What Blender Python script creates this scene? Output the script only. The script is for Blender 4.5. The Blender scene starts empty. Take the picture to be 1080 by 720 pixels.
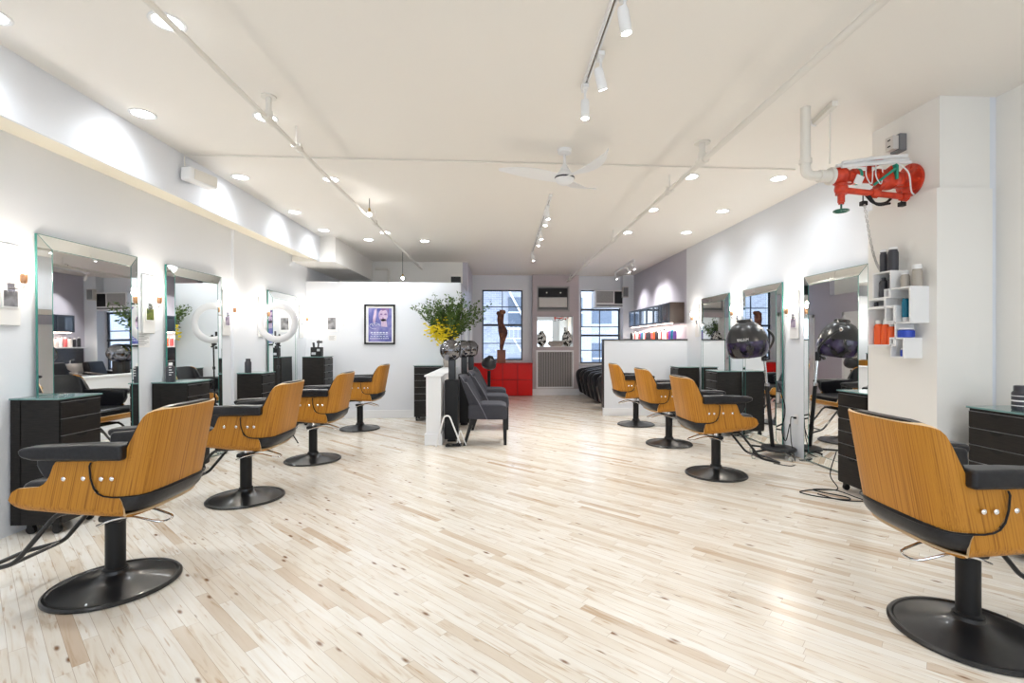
import bpy, bmesh, math, random
from mathutils import Vector, Matrix
random.seed(7)
PI = math.pi
S = bpy.context.scene
COL = S.collection

# ------------------------------------------------------------------ materials
def mat(name, col, rough=0.5, metal=0.0, spec=0.5, emit=None, es=0.0, trans=0.0, alpha=1.0, coat=0.0, bump=None, ior=1.45):
    m = bpy.data.materials.new(name); m.use_nodes = True
    nt = m.node_tree; p = nt.nodes['Principled BSDF']
    p.inputs['Base Color'].default_value = (*col, 1)
    p.inputs['Roughness'].default_value = rough
    p.inputs['Metallic'].default_value = metal
    p.inputs['Specular IOR Level'].default_value = spec
    p.inputs['IOR'].default_value = ior
    p.inputs['Transmission Weight'].default_value = trans
    p.inputs['Alpha'].default_value = alpha
    p.inputs['Coat Weight'].default_value = coat
    if emit:
        p.inputs['Emission Color'].default_value = (*emit, 1)
        p.inputs['Emission Strength'].default_value = es
    if bump:
        sc, st, dist = bump
        tc = nt.nodes.new('ShaderNodeTexCoord'); n = nt.nodes.new('ShaderNodeTexNoise')
        n.inputs['Scale'].default_value = sc; n.inputs['Detail'].default_value = 3
        b = nt.nodes.new('ShaderNodeBump'); b.inputs['Strength'].default_value = st; b.inputs['Distance'].default_value = dist
        nt.links.new(tc.outputs['Object'], n.inputs['Vector'])
        nt.links.new(n.outputs['Fac'], b.inputs['Height']); nt.links.new(b.outputs['Normal'], p.inputs['Normal'])
    return m

def ramp(nt, stops):
    r = nt.nodes.new('ShaderNodeValToRGB'); e = r.color_ramp.elements
    e[0].position, e[0].color = stops[0][0], (*stops[0][1], 1)
    e[1].position, e[1].color = stops[-1][0], (*stops[-1][1], 1)
    for pos, c in stops[1:-1]:
        x = e.new(pos); x.color = (*c, 1)
    return r

def noise_color(name, stops, scale=(1,1,1), nscale=5, detail=4, rough=0.5, coat=0, spec=0.5, rnd=False, bump=0.0, metal=0, dist=0.0):
    m = mat(name, (1,1,1), rough, metal, spec, coat=coat); nt = m.node_tree; p = nt.nodes['Principled BSDF']
    tc = nt.nodes.new('ShaderNodeTexCoord'); mp = nt.nodes.new('ShaderNodeMapping')
    mp.inputs['Scale'].default_value = scale
    n = nt.nodes.new('ShaderNodeTexNoise'); n.inputs['Scale'].default_value = nscale; n.inputs['Detail'].default_value = detail
    n.inputs['Distortion'].default_value = dist
    nt.links.new(tc.outputs['Object'], mp.inputs['Vector'])
    if rnd:
        oi = nt.nodes.new('ShaderNodeObjectInfo'); cb = nt.nodes.new('ShaderNodeCombineXYZ'); ml = nt.nodes.new('ShaderNodeMath')
        ml.operation = 'MULTIPLY'; ml.inputs[1].default_value = 7.0
        nt.links.new(oi.outputs['Random'], ml.inputs[0]); nt.links.new(ml.outputs[0], cb.inputs[0]); nt.links.new(ml.outputs[0], cb.inputs[1])
        nt.links.new(cb.outputs[0], mp.inputs['Location'])
    nt.links.new(mp.outputs[0], n.inputs['Vector'])
    r = ramp(nt, stops); nt.links.new(n.outputs['Fac'], r.inputs[0]); nt.links.new(r.outputs[0], p.inputs['Base Color'])
    if bump:
        b = nt.nodes.new('ShaderNodeBump'); b.inputs['Strength'].default_value = bump; b.inputs['Distance'].default_value = 0.002
        nt.links.new(n.outputs['Fac'], b.inputs['Height']); nt.links.new(b.outputs[0], p.inputs['Normal'])
    return m

def plank_material():
    m = mat('maple_planks', (1,1,1), 0.28, 0, 0.5); nt = m.node_tree; N = nt.nodes; L = nt.links
    p = N['Principled BSDF']
    tc = N.new('ShaderNodeTexCoord'); mp = N.new('ShaderNodeMapping'); mp.inputs['Rotation'].default_value = (0,0,math.radians(-45.5))
    L.new(tc.outputs['Object'], mp.inputs['Vector'])
    sx = N.new('ShaderNodeSeparateXYZ'); L.new(mp.outputs[0], sx.inputs[0])
    def M(op, a, b=None, c=None):
        n = N.new('ShaderNodeMath'); n.operation = op
        for i, v in enumerate((a, b, c)):
            if v is None: continue
            if isinstance(v, (int, float)): n.inputs[i].default_value = v
            else: L.new(v, n.inputs[i])
        return n.outputs[0]
    W, LEN = 0.0585, 0.72
    # planks run along mapped Y
    rx = M('DIVIDE', sx.outputs[0], W); row = M('FLOOR', rx); fx = M('FRACT', rx)
    wn = N.new('ShaderNodeTexWhiteNoise'); wn.noise_dimensions = '1D'; L.new(row, wn.inputs['W'])
    ry = M('DIVIDE', M('ADD', sx.outputs[1], M('MULTIPLY', wn.outputs['Value'], 7.3)), M('ADD', M('MULTIPLY', wn.outputs['Value'], 0.35), LEN-0.15))
    cell = M('FLOOR', ry); fy = M('FRACT', ry)
    cb = N.new('ShaderNodeCombineXYZ'); L.new(row, cb.inputs[0]); L.new(cell, cb.inputs[1])
    w2 = N.new('ShaderNodeTexWhiteNoise'); w2.noise_dimensions = '3D'; L.new(cb.outputs[0], w2.inputs['Vector'])
    base = ramp(nt, [(0,(0.62,0.50,0.385)),(0.05,(0.71,0.62,0.51)),(0.2,(0.775,0.715,0.625)),(0.6,(0.81,0.765,0.69)),(1,(0.84,0.805,0.745))])
    L.new(w2.outputs['Value'], base.inputs[0])
    # grain, offset per plank
    ad = N.new('ShaderNodeVectorMath'); ad.operation = 'ADD'
    vs = N.new('ShaderNodeVectorMath'); vs.operation = 'SCALE'; vs.inputs['Scale'].default_value = 31
    L.new(w2.outputs['Color'], vs.inputs[0]); L.new(mp.outputs[0], ad.inputs[0]); L.new(vs.outputs[0], ad.inputs[1])
    g = N.new('ShaderNodeMapping'); g.inputs['Scale'].default_value = (26, 2.2, 1); L.new(ad.outputs[0], g.inputs['Vector'])
    gn = N.new('ShaderNodeTexNoise'); gn.inputs['Scale'].default_value = 1.3; gn.inputs['Detail'].default_value = 5; gn.inputs['Distortion'].default_value = 0.8
    L.new(g.outputs[0], gn.inputs['Vector'])
    gr = ramp(nt, [(0.30,(0.70,0.57,0.44)),(0.42,(0.94,0.91,0.87)),(0.6,(1,1,1))])
    L.new(gn.outputs['Fac'], gr.inputs[0])
    mx = N.new('ShaderNodeMix'); mx.data_type = 'RGBA'; mx.blend_type = 'MULTIPLY'; mx.inputs[0].default_value = 0.75
    L.new(base.outputs[0], mx.inputs[6]); L.new(gr.outputs[0], mx.inputs[7])
    # knots and mineral streaks
    kp = N.new('ShaderNodeMapping'); kp.inputs['Scale'].default_value = (11, 3.8, 1); L.new(ad.outputs[0], kp.inputs['Vector'])
    vo = N.new('ShaderNodeTexVoronoi'); vo.inputs['Scale'].default_value = 1.0; L.new(kp.outputs[0], vo.inputs['Vector'])
    kn = ramp(nt, [(0.0,(1,1,1)),(0.055,(0.9,0.9,0.9)),(0.14,(0,0,0))]); L.new(vo.outputs['Distance'], kn.inputs[0])
    pick = M('GREATER_THAN', M('FRACT', M('MULTIPLY', w2.outputs['Value'], 17.31)), 0.25)
    kf = M('MULTIPLY', kn.outputs[0], pick)
    mk = N.new('ShaderNodeMix'); mk.data_type = 'RGBA'; L.new(kf, mk.inputs[0]); L.new(mx.outputs[2], mk.inputs[6]); mk.inputs[7].default_value = (0.19,0.085,0.03,1)
    st = N.new('ShaderNodeMapping'); st.inputs['Scale'].default_value = (46, 4.5, 1); L.new(ad.outputs[0], st.inputs['Vector'])
    sn = N.new('ShaderNodeTexNoise'); sn.inputs['Scale'].default_value = 1.0; sn.inputs['Detail'].default_value = 2; L.new(st.outputs[0], sn.inputs['Vector'])
    sr = ramp(nt, [(0.655,(0,0,0)),(0.73,(1,1,1))]); L.new(sn.outputs['Fac'], sr.inputs[0])
    ms = N.new('ShaderNodeMix'); ms.data_type = 'RGBA'; L.new(M('MULTIPLY', sr.outputs[0], 0.6), ms.inputs[0]); L.new(mk.outputs[2], ms.inputs[6]); ms.inputs[7].default_value = (0.46,0.29,0.155,1)
    # seams
    e1 = M('MINIMUM', fx, M('SUBTRACT', 1.0, fx)); e2 = M('MULTIPLY', M('MINIMUM', fy, M('SUBTRACT', 1.0, fy)), LEN/W)
    seam = M('LESS_THAN', M('MINIMUM', e1, e2), 0.016)
    mm = N.new('ShaderNodeMix'); mm.data_type = 'RGBA'; L.new(M('MULTIPLY', seam, 0.62), mm.inputs[0]); L.new(ms.outputs[2], mm.inputs[6]); mm.inputs[7].default_value = (0.33,0.22,0.13,1)
    L.new(mm.outputs[2], p.inputs['Base Color'])
    rr = N.new('ShaderNodeMapRange'); L.new(gn.outputs['Fac'], rr.inputs[0]); rr.inputs[3].default_value = 0.17; rr.inputs[4].default_value = 0.28
    L.new(rr.outputs[0], p.inputs['Roughness'])
    return m

def brick_material(name, c1, c2, mortar, sx, sz, scale, rough=0.7, spec=0.4, axis='XZ'):
    m = mat(name, c1, rough, 0, spec); nt = m.node_tree; N = nt.nodes; L = nt.links
    tc = N.new('ShaderNodeTexCoord'); s = N.new('ShaderNodeSeparateXYZ'); c = N.new('ShaderNodeCombineXYZ')
    L.new(tc.outputs['Object'], s.inputs[0]); L.new(s.outputs['XYZ'.index(axis[0])], c.inputs[0]); L.new(s.outputs[2], c.inputs[1])
    b = N.new('ShaderNodeTexBrick'); L.new(c.outputs[0], b.inputs['Vector'])
    b.inputs['Color1'].default_value = (*c1,1); b.inputs['Color2'].default_value = (*c2,1); b.inputs['Mortar'].default_value = (*mortar,1)
    b.inputs['Scale'].default_value = scale; b.inputs['Brick Width'].default_value = sx; b.inputs['Row Height'].default_value = sz
    b.inputs['Mortar Size'].default_value = 0.012
    L.new(b.outputs['Color'], N['Principled BSDF'].inputs['Base Color'])
    return m

M_ = {}
M_['floor'] = plank_material()
M_['wall'] = mat('white_wall_paint', (0.79,0.815,0.86), 0.55, bump=(90,0.03,0.002))
M_['warmwall'] = mat('warm_white_paint', (0.87,0.85,0.81), 0.55, bump=(90,0.03,0.002))
M_['cream'] = mat('cream_soffit_paint', (0.92,0.86,0.72), 0.6)
M_['ceil'] = mat('ceiling_paint', (0.90,0.865,0.81), 0.6, bump=(40,0.03,0.002))
M_['trimw'] = mat('trim_white', (0.86,0.87,0.89), 0.35)
M_['lav'] = mat('lavender_grey_paint', (0.50,0.485,0.56), 0.3)
M_['lavd'] = mat('mauve_taupe_paint', (0.50,0.44,0.455), 0.45)
M_['pipe'] = mat('painted_pipe', (0.80,0.77,0.71), 0.4)
M_['white'] = mat('white_plastic', (0.86,0.86,0.86), 0.3)
M_['black'] = mat('black_metal', (0.012,0.012,0.013), 0.28, 0.0, 0.5, coat=0.2)
M_['blackm'] = mat('black_matte', (0.010,0.010,0.011), 0.45, spec=0.35)
M_['iron'] = mat('window_frame_paint', (0.035,0.045,0.065), 0.4)
M_['capb'] = mat('black_cap', (0.02,0.02,0.022), 0.35)
M_['chrome'] = mat('chrome', (0.82,0.82,0.83), 0.12, 1.0)
M_['steel'] = mat('brushed_steel', (0.6,0.6,0.61), 0.3, 1.0)
M_['leather'] = noise_color('black_leather', [(0.3,(0.007,0.007,0.009)),(0.7,(0.015,0.015,0.018))], nscale=60, rough=0.30, bump=0.15, rnd=False)
M_['mirror'] = mat('mirror_silver', (0.88,0.90,0.89), 0.012, 1.0)
M_['gedge'] = mat('glass_edge_green', (0.045,0.20,0.175), 0.12, 0.0, 0.5)
M_['gtop'] = mat('glass_top_green', (0.17,0.30,0.29), 0.06, 0.0, 0.8)
M_['veneer'] = noise_color('teak_veneer', [(0.30,(0.25,0.095,0.012)),(0.44,(0.42,0.175,0.022)),(0.56,(0.52,0.230,0.030)),(0.72,(0.45,0.19,0.025))], scale=(60,60,0.4), nscale=2.6, detail=4, rough=0.42, coat=0.0, spec=0.3, rnd=True)
def shear(m, k):
    nt = m.node_tree; tc = nt.nodes['Texture Coordinate']; mp = nt.nodes['Mapping']
    sp = nt.nodes.new('ShaderNodeSeparateXYZ'); cb = nt.nodes.new('ShaderNodeCombineXYZ'); ma = nt.nodes.new('ShaderNodeMath'); ma.operation = 'MULTIPLY_ADD'; ma.inputs[1].default_value = k
    nt.links.new(tc.outputs['Object'], sp.inputs[0]); nt.links.new(sp.outputs[2], ma.inputs[0]); nt.links.new(sp.outputs[0], ma.inputs[2])
    nt.links.new(ma.outputs[0], cb.inputs[0]); nt.links.new(sp.outputs[1], cb.inputs[1]); nt.links.new(sp.outputs[2], cb.inputs[2]); nt.links.new(cb.outputs[0], mp.inputs['Vector'])
shear(M_['veneer'], 0.187)
M_['plyedge'] = mat('plywood_edge', (0.72,0.52,0.30), 0.45)
M_['ebony'] = noise_color('black_ash', [(0.35,(0.009,0.008,0.0075)),(0.7,(0.022,0.019,0.017))], scale=(3,3,40), nscale=4, rough=0.42, spec=0.3, bump=0.1)
M_['seam'] = mat('drawer_edge_grey', (0.22,0.22,0.23), 0.3, 0.2)
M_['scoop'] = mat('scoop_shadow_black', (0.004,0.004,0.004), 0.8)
M_['glow'] = mat('lamp_glow', (1,1,1), 0.5, emit=(0.97,0.98,1.0), es=14)
M_['glowhead'] = mat('spot_glow', (1,1,1), 0.5, emit=(1,0.98,0.95), es=30)
M_['bulb'] = mat('candle_bulb_glow', (1,1,1), 0.5, emit=(1.0,0.87,0.70), es=22)
M_['copper'] = mat('copper_socket', (0.50,0.27,0.15), 0.3, 0.9)
M_['plate'] = mat('sconce_plate_white', (0.88,0.87,0.85), 0.25)
M_['red'] = mat('red_lacquer', (0.72,0.010,0.008), 0.3, spec=0.25)
M_['redseam'] = mat('red_shadow_gap', (0.25,0.004,0.004), 0.5)
M_['valve'] = noise_color('red_oxide_paint', [(0.35,(0.50,0.030,0.010)),(0.65,(0.72,0.062,0.020))], nscale=22, rough=0.35, coat=0.1)
M_['greenp'] = mat('green_paint', (0.015,0.13,0.09), 0.4)
M_['greentape'] = mat('green_tape', (0.02,0.30,0.20), 0.4)
M_['tag'] = mat('paper_white', (0.85,0.85,0.85), 0.6)
M_['fabric'] = noise_color('charcoal_fabric', [(0.3,(0.030,0.031,0.040)),(0.7,(0.058,0.059,0.074))], nscale=220, rough=0.85, bump=0.25)
M_['piping'] = mat('chair_piping', (0.14,0.14,0.17), 0.7)
M_['bronze'] = noise_color('rust_bronze', [(0.3,(0.05,0.022,0.02)),(0.5,(0.17,0.055,0.03)),(0.7,(0.33,0.12,0.05))], nscale=9, rough=0.45, bump=0.6)
M_['terra'] = mat('terracotta_block', (0.33,0.15,0.10), 0.6)
M_['leaf'] = noise_color('leaf_green', [(0.3,(0.035,0.085,0.018)),(0.7,(0.14,0.23,0.05))], nscale=8, rough=0.5)
M_['stem'] = mat('twig', (0.12,0.10,0.04), 0.7)
M_['yellow'] = mat('yellow_blossom', (0.90,0.72,0.02), 0.5)
M_['stone'] = noise_color('beige_stone', [(0.35,(0.33,0.30,0.27)),(0.65,(0.50,0.46,0.42))], nscale=18, rough=0.5)
M_['dapple'] = noise_color('black_white_glaze', [(0.46,(0.015,0.015,0.015)),(0.52,(0.75,0.75,0.72))], nscale=11, detail=2, rough=0.25, dist=1.2)
M_['acgrey'] = mat('ac_grille_grey', (0.20,0.20,0.21), 0.5)
M_['acbeige'] = mat('ac_beige', (0.62,0.60,0.57), 0.45)
M_['rad'] = mat('radiator_grey', (0.38,0.365,0.36), 0.5)
M_['clear'] = mat('clear_acrylic', (0.9,0.95,0.93), 0.05, trans=0.9, ior=1.3)
M_['copperdark'] = mat('bronze_hook', (0.2,0.15,0.1), 0.4, 0.6)
M_['orange'] = mat('orange_plastic', (0.86,0.12,0.02), 0.35)
M_['teal'] = mat('teal_plastic', (0.01,0.17,0.28), 0.3)
M_['blue'] = mat('blue_plastic', (0.02,0.06,0.45), 0.3)
M_['beigeb'] = mat('taupe_bottle', (0.42,0.38,0.33), 0.35)
M_['dgrey'] = mat('graphite_bottle', (0.045,0.045,0.055), 0.35)
M_['pinkb'] = mat('rose_bottle', (0.60,0.12,0.13), 0.35)
M_['purpb'] = mat('violet_bottle', (0.16,0.07,0.35), 0.35)
M_['brass'] = mat('brass', (0.55,0.38,0.16), 0.3, 0.9)
M_['facw'] = brick_material('white_brick_facade', (0.46,0.48,0.53), (0.41,0.43,0.48), (0.34,0.36,0.41), 0.5, 0.17, 2.2)
M_['facg'] = brick_material('grey_brick_facade', (0.20,0.215,0.26), (0.28,0.295,0.34), (0.37,0.385,0.42), 0.5, 0.17, 2.2)
M_['facglass'] = mat('facade_window_glass', (0.13,0.165,0.22), 0.15)
M_['tile'] = brick_material('dark_scale_tile', (0.05,0.055,0.07), (0.09,0.095,0.11), (0.30,0.31,0.33), 0.5, 0.25, 9, rough=0.2, axis='YZ')
M_['cabglass'] = mat('cabinet_glass', (0.045,0.055,0.07), 0.05, spec=0.9, coat=1.0)
M_['espresso'] = noise_color('espresso_wood', [(0.3,(0.030,0.018,0.014)),(0.7,(0.06,0.036,0.028))], scale=(1,20,1), nscale=4, rough=0.4)
M_['taupe_vinyl'] = mat('taupe_vinyl', (0.085,0.075,0.07), 0.5)
M_['ceramic'] = mat('white_ceramic', (0.83,0.83,0.84), 0.1)
M_['paperblue'] = noise_color('photo_print', [(0.4,(0.05,0.05,0.06)),(0.6,(0.35,0.35,0.36))], nscale=14, rough=0.3)

def win_glass():
    m = bpy.data.materials.new('window_glass'); m.use_nodes = True; nt = m.node_tree; nt.nodes.clear()
    o = nt.nodes.new('ShaderNodeOutputMaterial'); t = nt.nodes.new('ShaderNodeBsdfTransparent'); g = nt.nodes.new('ShaderNodeBsdfGlossy')
    g.inputs['Roughness'].default_value = 0.03; t.inputs[0].default_value = (0.93,0.96,1,1)
    f = nt.nodes.new('ShaderNodeFresnel'); f.inputs[0].default_value = 1.35
    x = nt.nodes.new('ShaderNodeMixShader'); nt.links.new(f.outputs[0], x.inputs[0]); nt.links.new(t.outputs[0], x.inputs[1]); nt.links.new(g.outputs[0], x.inputs[2])
    nt.links.new(x.outputs[0], o.inputs[0]); return m
M_['wglass'] = win_glass()
def smoke():
    m = bpy.data.materials.new('smoke_dome'); m.use_nodes = True; nt = m.node_tree; nt.nodes.clear()
    o = nt.nodes.new('ShaderNodeOutputMaterial'); t = nt.nodes.new('ShaderNodeBsdfTransparent'); g = nt.nodes.new('ShaderNodeBsdfGlossy')
    g.inputs['Roughness'].default_value = 0.05; g.inputs['Color'].default_value = (0.55,0.55,0.58,1); t.inputs[0].default_value = (0.22,0.22,0.25,1)
    x = nt.nodes.new('ShaderNodeMixShader'); x.inputs[0].default_value = 0.34
    nt.links.new(t.outputs[0], x.inputs[1]); nt.links.new(g.outputs[0], x.inputs[2]); nt.links.new(x.outputs[0], o.inputs[0]); return m
M_['smoke'] = smoke()
def hood_mat():
    m = noise_color('hood_black_violet', [(0.40,(0.008,0.008,0.011)),(0.58,(0.040,0.026,0.075))], nscale=9, rough=0.18, coat=0.4)
    return m
M_['hood'] = hood_mat()
M_['hoodtop'] = mat('hood_black', (0.016,0.016,0.018), 0.3, coat=0.15)

# ------------------------------------------------------------------ mesh builder
class MB:
    def __init__(s): s.bm = bmesh.new(); s.M = Matrix()
    def _merge(s, t, mi=0):
        for f in t.faces: f.material_index = mi
        bmesh.ops.transform(t, matrix=s.M, verts=t.verts)
        me = bpy.data.meshes.new('t'); t.to_mesh(me); s.bm.from_mesh(me); bpy.data.meshes.remove(me); t.free()
        return s
    def box(s, x0, x1, y0, y1, z0, z1, b=0, seg=2, mi=0, rot=None):
        t = bmesh.new(); bmesh.ops.create_cube(t, size=1)
        for v in t.verts: v.co = Vector(((x0+x1)/2+v.co.x*(x1-x0), (y0+y1)/2+v.co.y*(y1-y0), (z0+z1)/2+v.co.z*(z1-z0)))
        if b: bmesh.ops.bevel(t, geom=list(t.edges), offset=b, segments=seg, profile=0.5, affect='EDGES')
        if rot:
            c = Vector(((x0+x1)/2,(y0+y1)/2,(z0+z1)/2))
            bmesh.ops.transform(t, matrix=Matrix.Translation(c) @ rot @ Matrix.Translation(-c), verts=t.verts)
        return s._merge(t, mi)
    def prism(s, pts, y0, y1, b=0, seg=2, mi=0, plane='XZ'):
        t = bmesh.new()
        f3 = (lambda a,c,d: Vector((a,d,c))) if plane == 'XZ' else (lambda a,c,d: Vector((d,a,c))) if plane == 'YZ' else (lambda a,c,d: Vector((a,c,d)))
        vs = [t.verts.new(f3(a,c,y0)) for a,c in pts]; f = t.faces.new(vs)
        r = bmesh.ops.extrude_face_region(t, geom=[f]); d = f3(0,0,y1)-f3(0,0,y0)
        bmesh.ops.translate(t, vec=d, verts=[v for v in r['geom'] if isinstance(v, bmesh.types.BMVert)])
        bmesh.ops.recalc_face_normals(t, faces=t.faces)
        if b: bmesh.ops.bevel(t, geom=list(t.edges), offset=b, segments=seg, profile=0.5, affect='EDGES')
        return s._merge(t, mi)
    def lathe(s, prof, n=24, mi=0, axis=None, at=(0,0,0), sy=1.0, ang=2*PI, a0=0):
        t = bmesh.new(); rings = []
        full = ang > 2*PI-1e-4
        cnt = n if full else n+1
        for r, z in prof:
            if r < 1e-5: rings.append([t.verts.new((0,0,z))])
            else: rings.append([t.verts.new((r*math.cos(a0+ang*i/n), r*sy*math.sin(a0+ang*i/n), z)) for i in range(cnt)])
        for a, b in zip(rings, rings[1:]):
            for i in range(n):
                j = (i+1) % cnt
                try:
                    if len(a) == 1 and len(b) == 1: continue
                    if len(a) == 1: t.faces.new((a[0], b[i], b[j]))
                    elif len(b) == 1: t.faces.new((a[i], a[j], b[0]))
                    else: t.faces.new((a[i], a[j], b[j], b[i]))
                except ValueError: pass
        bmesh.ops.recalc_face_normals(t, faces=t.faces)
        m = Matrix.Translation(Vector(at))
        if axis is not None: m = m @ Vector((0,0,1)).rotation_difference(Vector(axis)).to_matrix().to_4x4()
        bmesh.ops.transform(t, matrix=m, verts=t.verts)
        return s._merge(t, mi)
    def cyl(s, p0, p1, r, n=16, mi=0, r1=None):
        p0, p1 = Vector(p0), Vector(p1); h = (p1-p0).length; r1 = r if r1 is None else r1
        return s.lathe([(0,0),(r,0),(r1,h),(0,h)], n, mi, axis=(p1-p0), at=p0)
    def ball(s, c, r, n=16, mi=0, sc=(1,1,1)):
        t = bmesh.new(); bmesh.ops.create_uvsphere(t, u_segments=n, v_segments=max(6,n//2), radius=r)
        for v in t.verts: v.co = Vector((v.co.x*sc[0]+c[0], v.co.y*sc[1]+c[1], v.co.z*sc[2]+c[2]))
        return s._merge(t, mi)
    def tube(s, path, r, n=8, closed=False, mi=0):
        P = [Vector(p) for p in path]; t = bmesh.new(); N = len(P); rings = []
        def tan(i):
            if closed: return (P[(i+1)%N]-P[i-1]).normalized()
            if i == 0: return (P[1]-P[0]).normalized()
            if i == N-1: return (P[-1]-P[-2]).normalized()
            return (P[i+1]-P[i-1]).normalized()
        T0 = tan(0); up = Vector((0,0,1)) if abs(T0.z) < 0.9 else Vector((1,0,0)); nn = (up - T0*up.dot(T0)).normalized()
        for i in range(N):
            T = tan(i); nn = (nn - T*nn.dot(T)); nn = nn.normalized() if nn.length > 1e-6 else Vector((1,0,0)); bb = T.cross(nn)
            rr = r[i] if isinstance(r, (list,tuple)) else r
            rings.append([t.verts.new(P[i] + nn*rr*math.cos(2*PI*k/n) + bb*rr*math.sin(2*PI*k/n)) for k in range(n)])
        for i in range(N if closed else N-1):
            a, b = rings[i], rings[(i+1)%N]
            for k in range(n): t.faces.new((a[k], a[(k+1)%n], b[(k+1)%n], b[k]))
        if not closed: t.faces.new(rings[0][::-1]); t.faces.new(rings[-1])
        bmesh.ops.recalc_face_normals(t, faces=t.faces)
        return s._merge(t, mi)
    def shell(s, G, th, rim=1, mi=0, inner=None, flat=False):
        """G: grid of points; thickened along its normals by th"""
        nu, nv = len(G), len(G[0]); t = bmesh.new()
        def nrm(i, j):
            a = G[min(i+1,nu-1)][j]-G[max(i-1,0)][j]; b = G[i][min(j+1,nv-1)]-G[i][max(j-1,0)]
            c = a.cross(b)
            if flat: c.z = 0
            return c.normalized() if c.length > 1e-12 else Vector((0,0,1))
        A = [[t.verts.new(G[i][j]) for j in range(nv)] for i in range(nu)]
        B = [[t.verts.new(G[i][j]+nrm(i,j)*th) for j in range(nv)] for i in range(nu)]
        fs = []
        for i in range(nu-1):
            for j in range(nv-1):
                f1 = t.faces.new((A[i][j],A[i+1][j],A[i+1][j+1],A[i][j+1])); f1.material_index = mi
                f2 = t.faces.new((B[i][j],B[i][j+1],B[i+1][j+1],B[i+1][j])); f2.material_index = mi if inner is None else inner
        for j in range(nv-1):
            for i in (0, nu-1):
                f = t.faces.new((A[i][j],A[i][j+1],B[i][j+1],B[i][j])); f.material_index = rim
        for i in range(nu-1):
            for j in (0, nv-1):
                f = t.faces.new((A[i][j],A[i+1][j],B[i+1][j],B[i][j])); f.material_index = rim
        bmesh.ops.recalc_face_normals(t, faces=t.faces)
        bmesh.ops.transform(t, matrix=s.M, verts=t.verts)
        me = bpy.data.meshes.new('t'); t.to_mesh(me); s.bm.from_mesh(me); bpy.data.meshes.remove(me); t.free()
        return s
    def quad(s, a, b, c, d, mi=0):
        vs = [s.bm.verts.new(s.M @ Vector(p)) for p in (a,b,c,d)]; f = s.bm.faces.new(vs); f.material_index = mi; return s
    def build(s, name, m, parent=None, smooth=True, sharp=35, loc=None):
        me = bpy.data.meshes.new(name)
        for e in s.bm.edges:
            e.smooth = not (len(e.link_faces) == 2 and e.calc_face_angle(0) > math.radians(sharp))
        for f in s.bm.faces: f.smooth = smooth
        s.bm.to_mesh(me); s.bm.free()
        for x in (m if isinstance(m, (list,tuple)) else [m]): me.materials.append(M_[x] if isinstance(x, str) else x)
        o = bpy.data.objects.new(name, me); COL.objects.link(o)
        if smooth and len(me.polygons) > 5:
            wn = o.modifiers.new('weighted','WEIGHTED_NORMAL'); wn.keep_sharp = True
        if parent: o.parent = parent
        if loc: o.location = loc
        return o

def tag(o, label=None, cat=None, group=None, kind=None):
    if label: o['label'] = label
    if cat: o['category'] = cat
    if group: o['group'] = group
    if kind: o['kind'] = kind
    return o
def thing(name, label, cat, loc=(0,0,0), rz=0, group=None):
    o = bpy.data.objects.new(name, None); COL.objects.link(o); o.empty_display_size = 0.1
    o.location = loc; o.rotation_euler = (0,0,rz); return tag(o, label, cat, group)
def dup(o, parent=None, **kw):
    c = o.copy(); COL.objects.link(c); c.parent = parent
    for ch in o.children: dup(ch, c)
    if parent is None:
        if 'loc' in kw: c.location = kw['loc']
        if 'rz' in kw: c.rotation_euler = (0,0,kw['rz'])
        if 'label' in kw: c['label'] = kw['label']
        if 'group' in kw: c['group'] = kw['group']
    return c
def struct(mb, name, m): return tag(mb.build(name, m, smooth=False), kind='structure')
def lerp(a,b,t): return a+(b-a)*t
def table(x, T):
    if x <= T[0][0]: return T[0][1]
    for (a,b),(c,d) in zip(T, T[1:]):
        if x <= c: return lerp(b, d, (x-a)/(c-a))
    return T[-1][1]
def fillet(pts, r, n=5, closed=False):
    P = [Vector(p) for p in pts]; out = []; N = len(P)
    for i in range(N):
        if not closed and i in (0, N-1): out.append(P[i]); continue
        a, b, c = P[i-1], P[i], P[(i+1)%N]
        d = min(r, (a-b).length*0.48, (c-b).length*0.48)
        p, q = b+(a-b).normalized()*d, b+(c-b).normalized()*d
        for k in range(n+1):
            t = k/n; out.append(p*(1-t)**2 + b*2*t*(1-t) + q*t*t)
    return out
def spline(pts, n=6, closed=False):
    P = [Vector(p) for p in pts]; out = []; N = len(P)
    for i in range(N if closed else N-1):
        p1, p2 = P[i], P[(i+1)%N]
        p0 = P[i-1] if (i or closed) else p1*2-p2
        p3 = P[(i+2)%N] if (closed or i+2 < N) else p2*2-p1
        for k in range(n):
            t = k/n
            out.append(0.5*((2*p1)+(p2-p0)*t+(2*p0-5*p1+4*p2-p3)*t*t+(3*p1-p0-3*p2+p3)*t**3))
    if not closed: out.append(P[-1])
    return out

# ------------------------------------------------------------------ room
XL, XR, YB, YF, H = -3.55, 3.70, 13.2, -3.2, 3.255
PY = 9.22            # partitions
struct(MB().box(-3.9, 4.1, YF-0.2, YB+0.2, -0.12, 0), 'floor', 'floor')
struct(MB().box(-3.9, 4.1, YF-0.2, YB+0.2, H, H+0.12), 'ceiling', 'ceil')
struct(MB().box(XL-0.15, XL, YF, YB, 0, H), 'wall_left', 'wall')
struct(MB().box(XR, XR+0.15, 3.41, PY+0.05, 0, H), 'wall_right', 'wall')
struct(MB().box(XR, XR+0.15, PY+0.05, YB, 0, H), 'wall_right_rear', 'lav')
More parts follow.
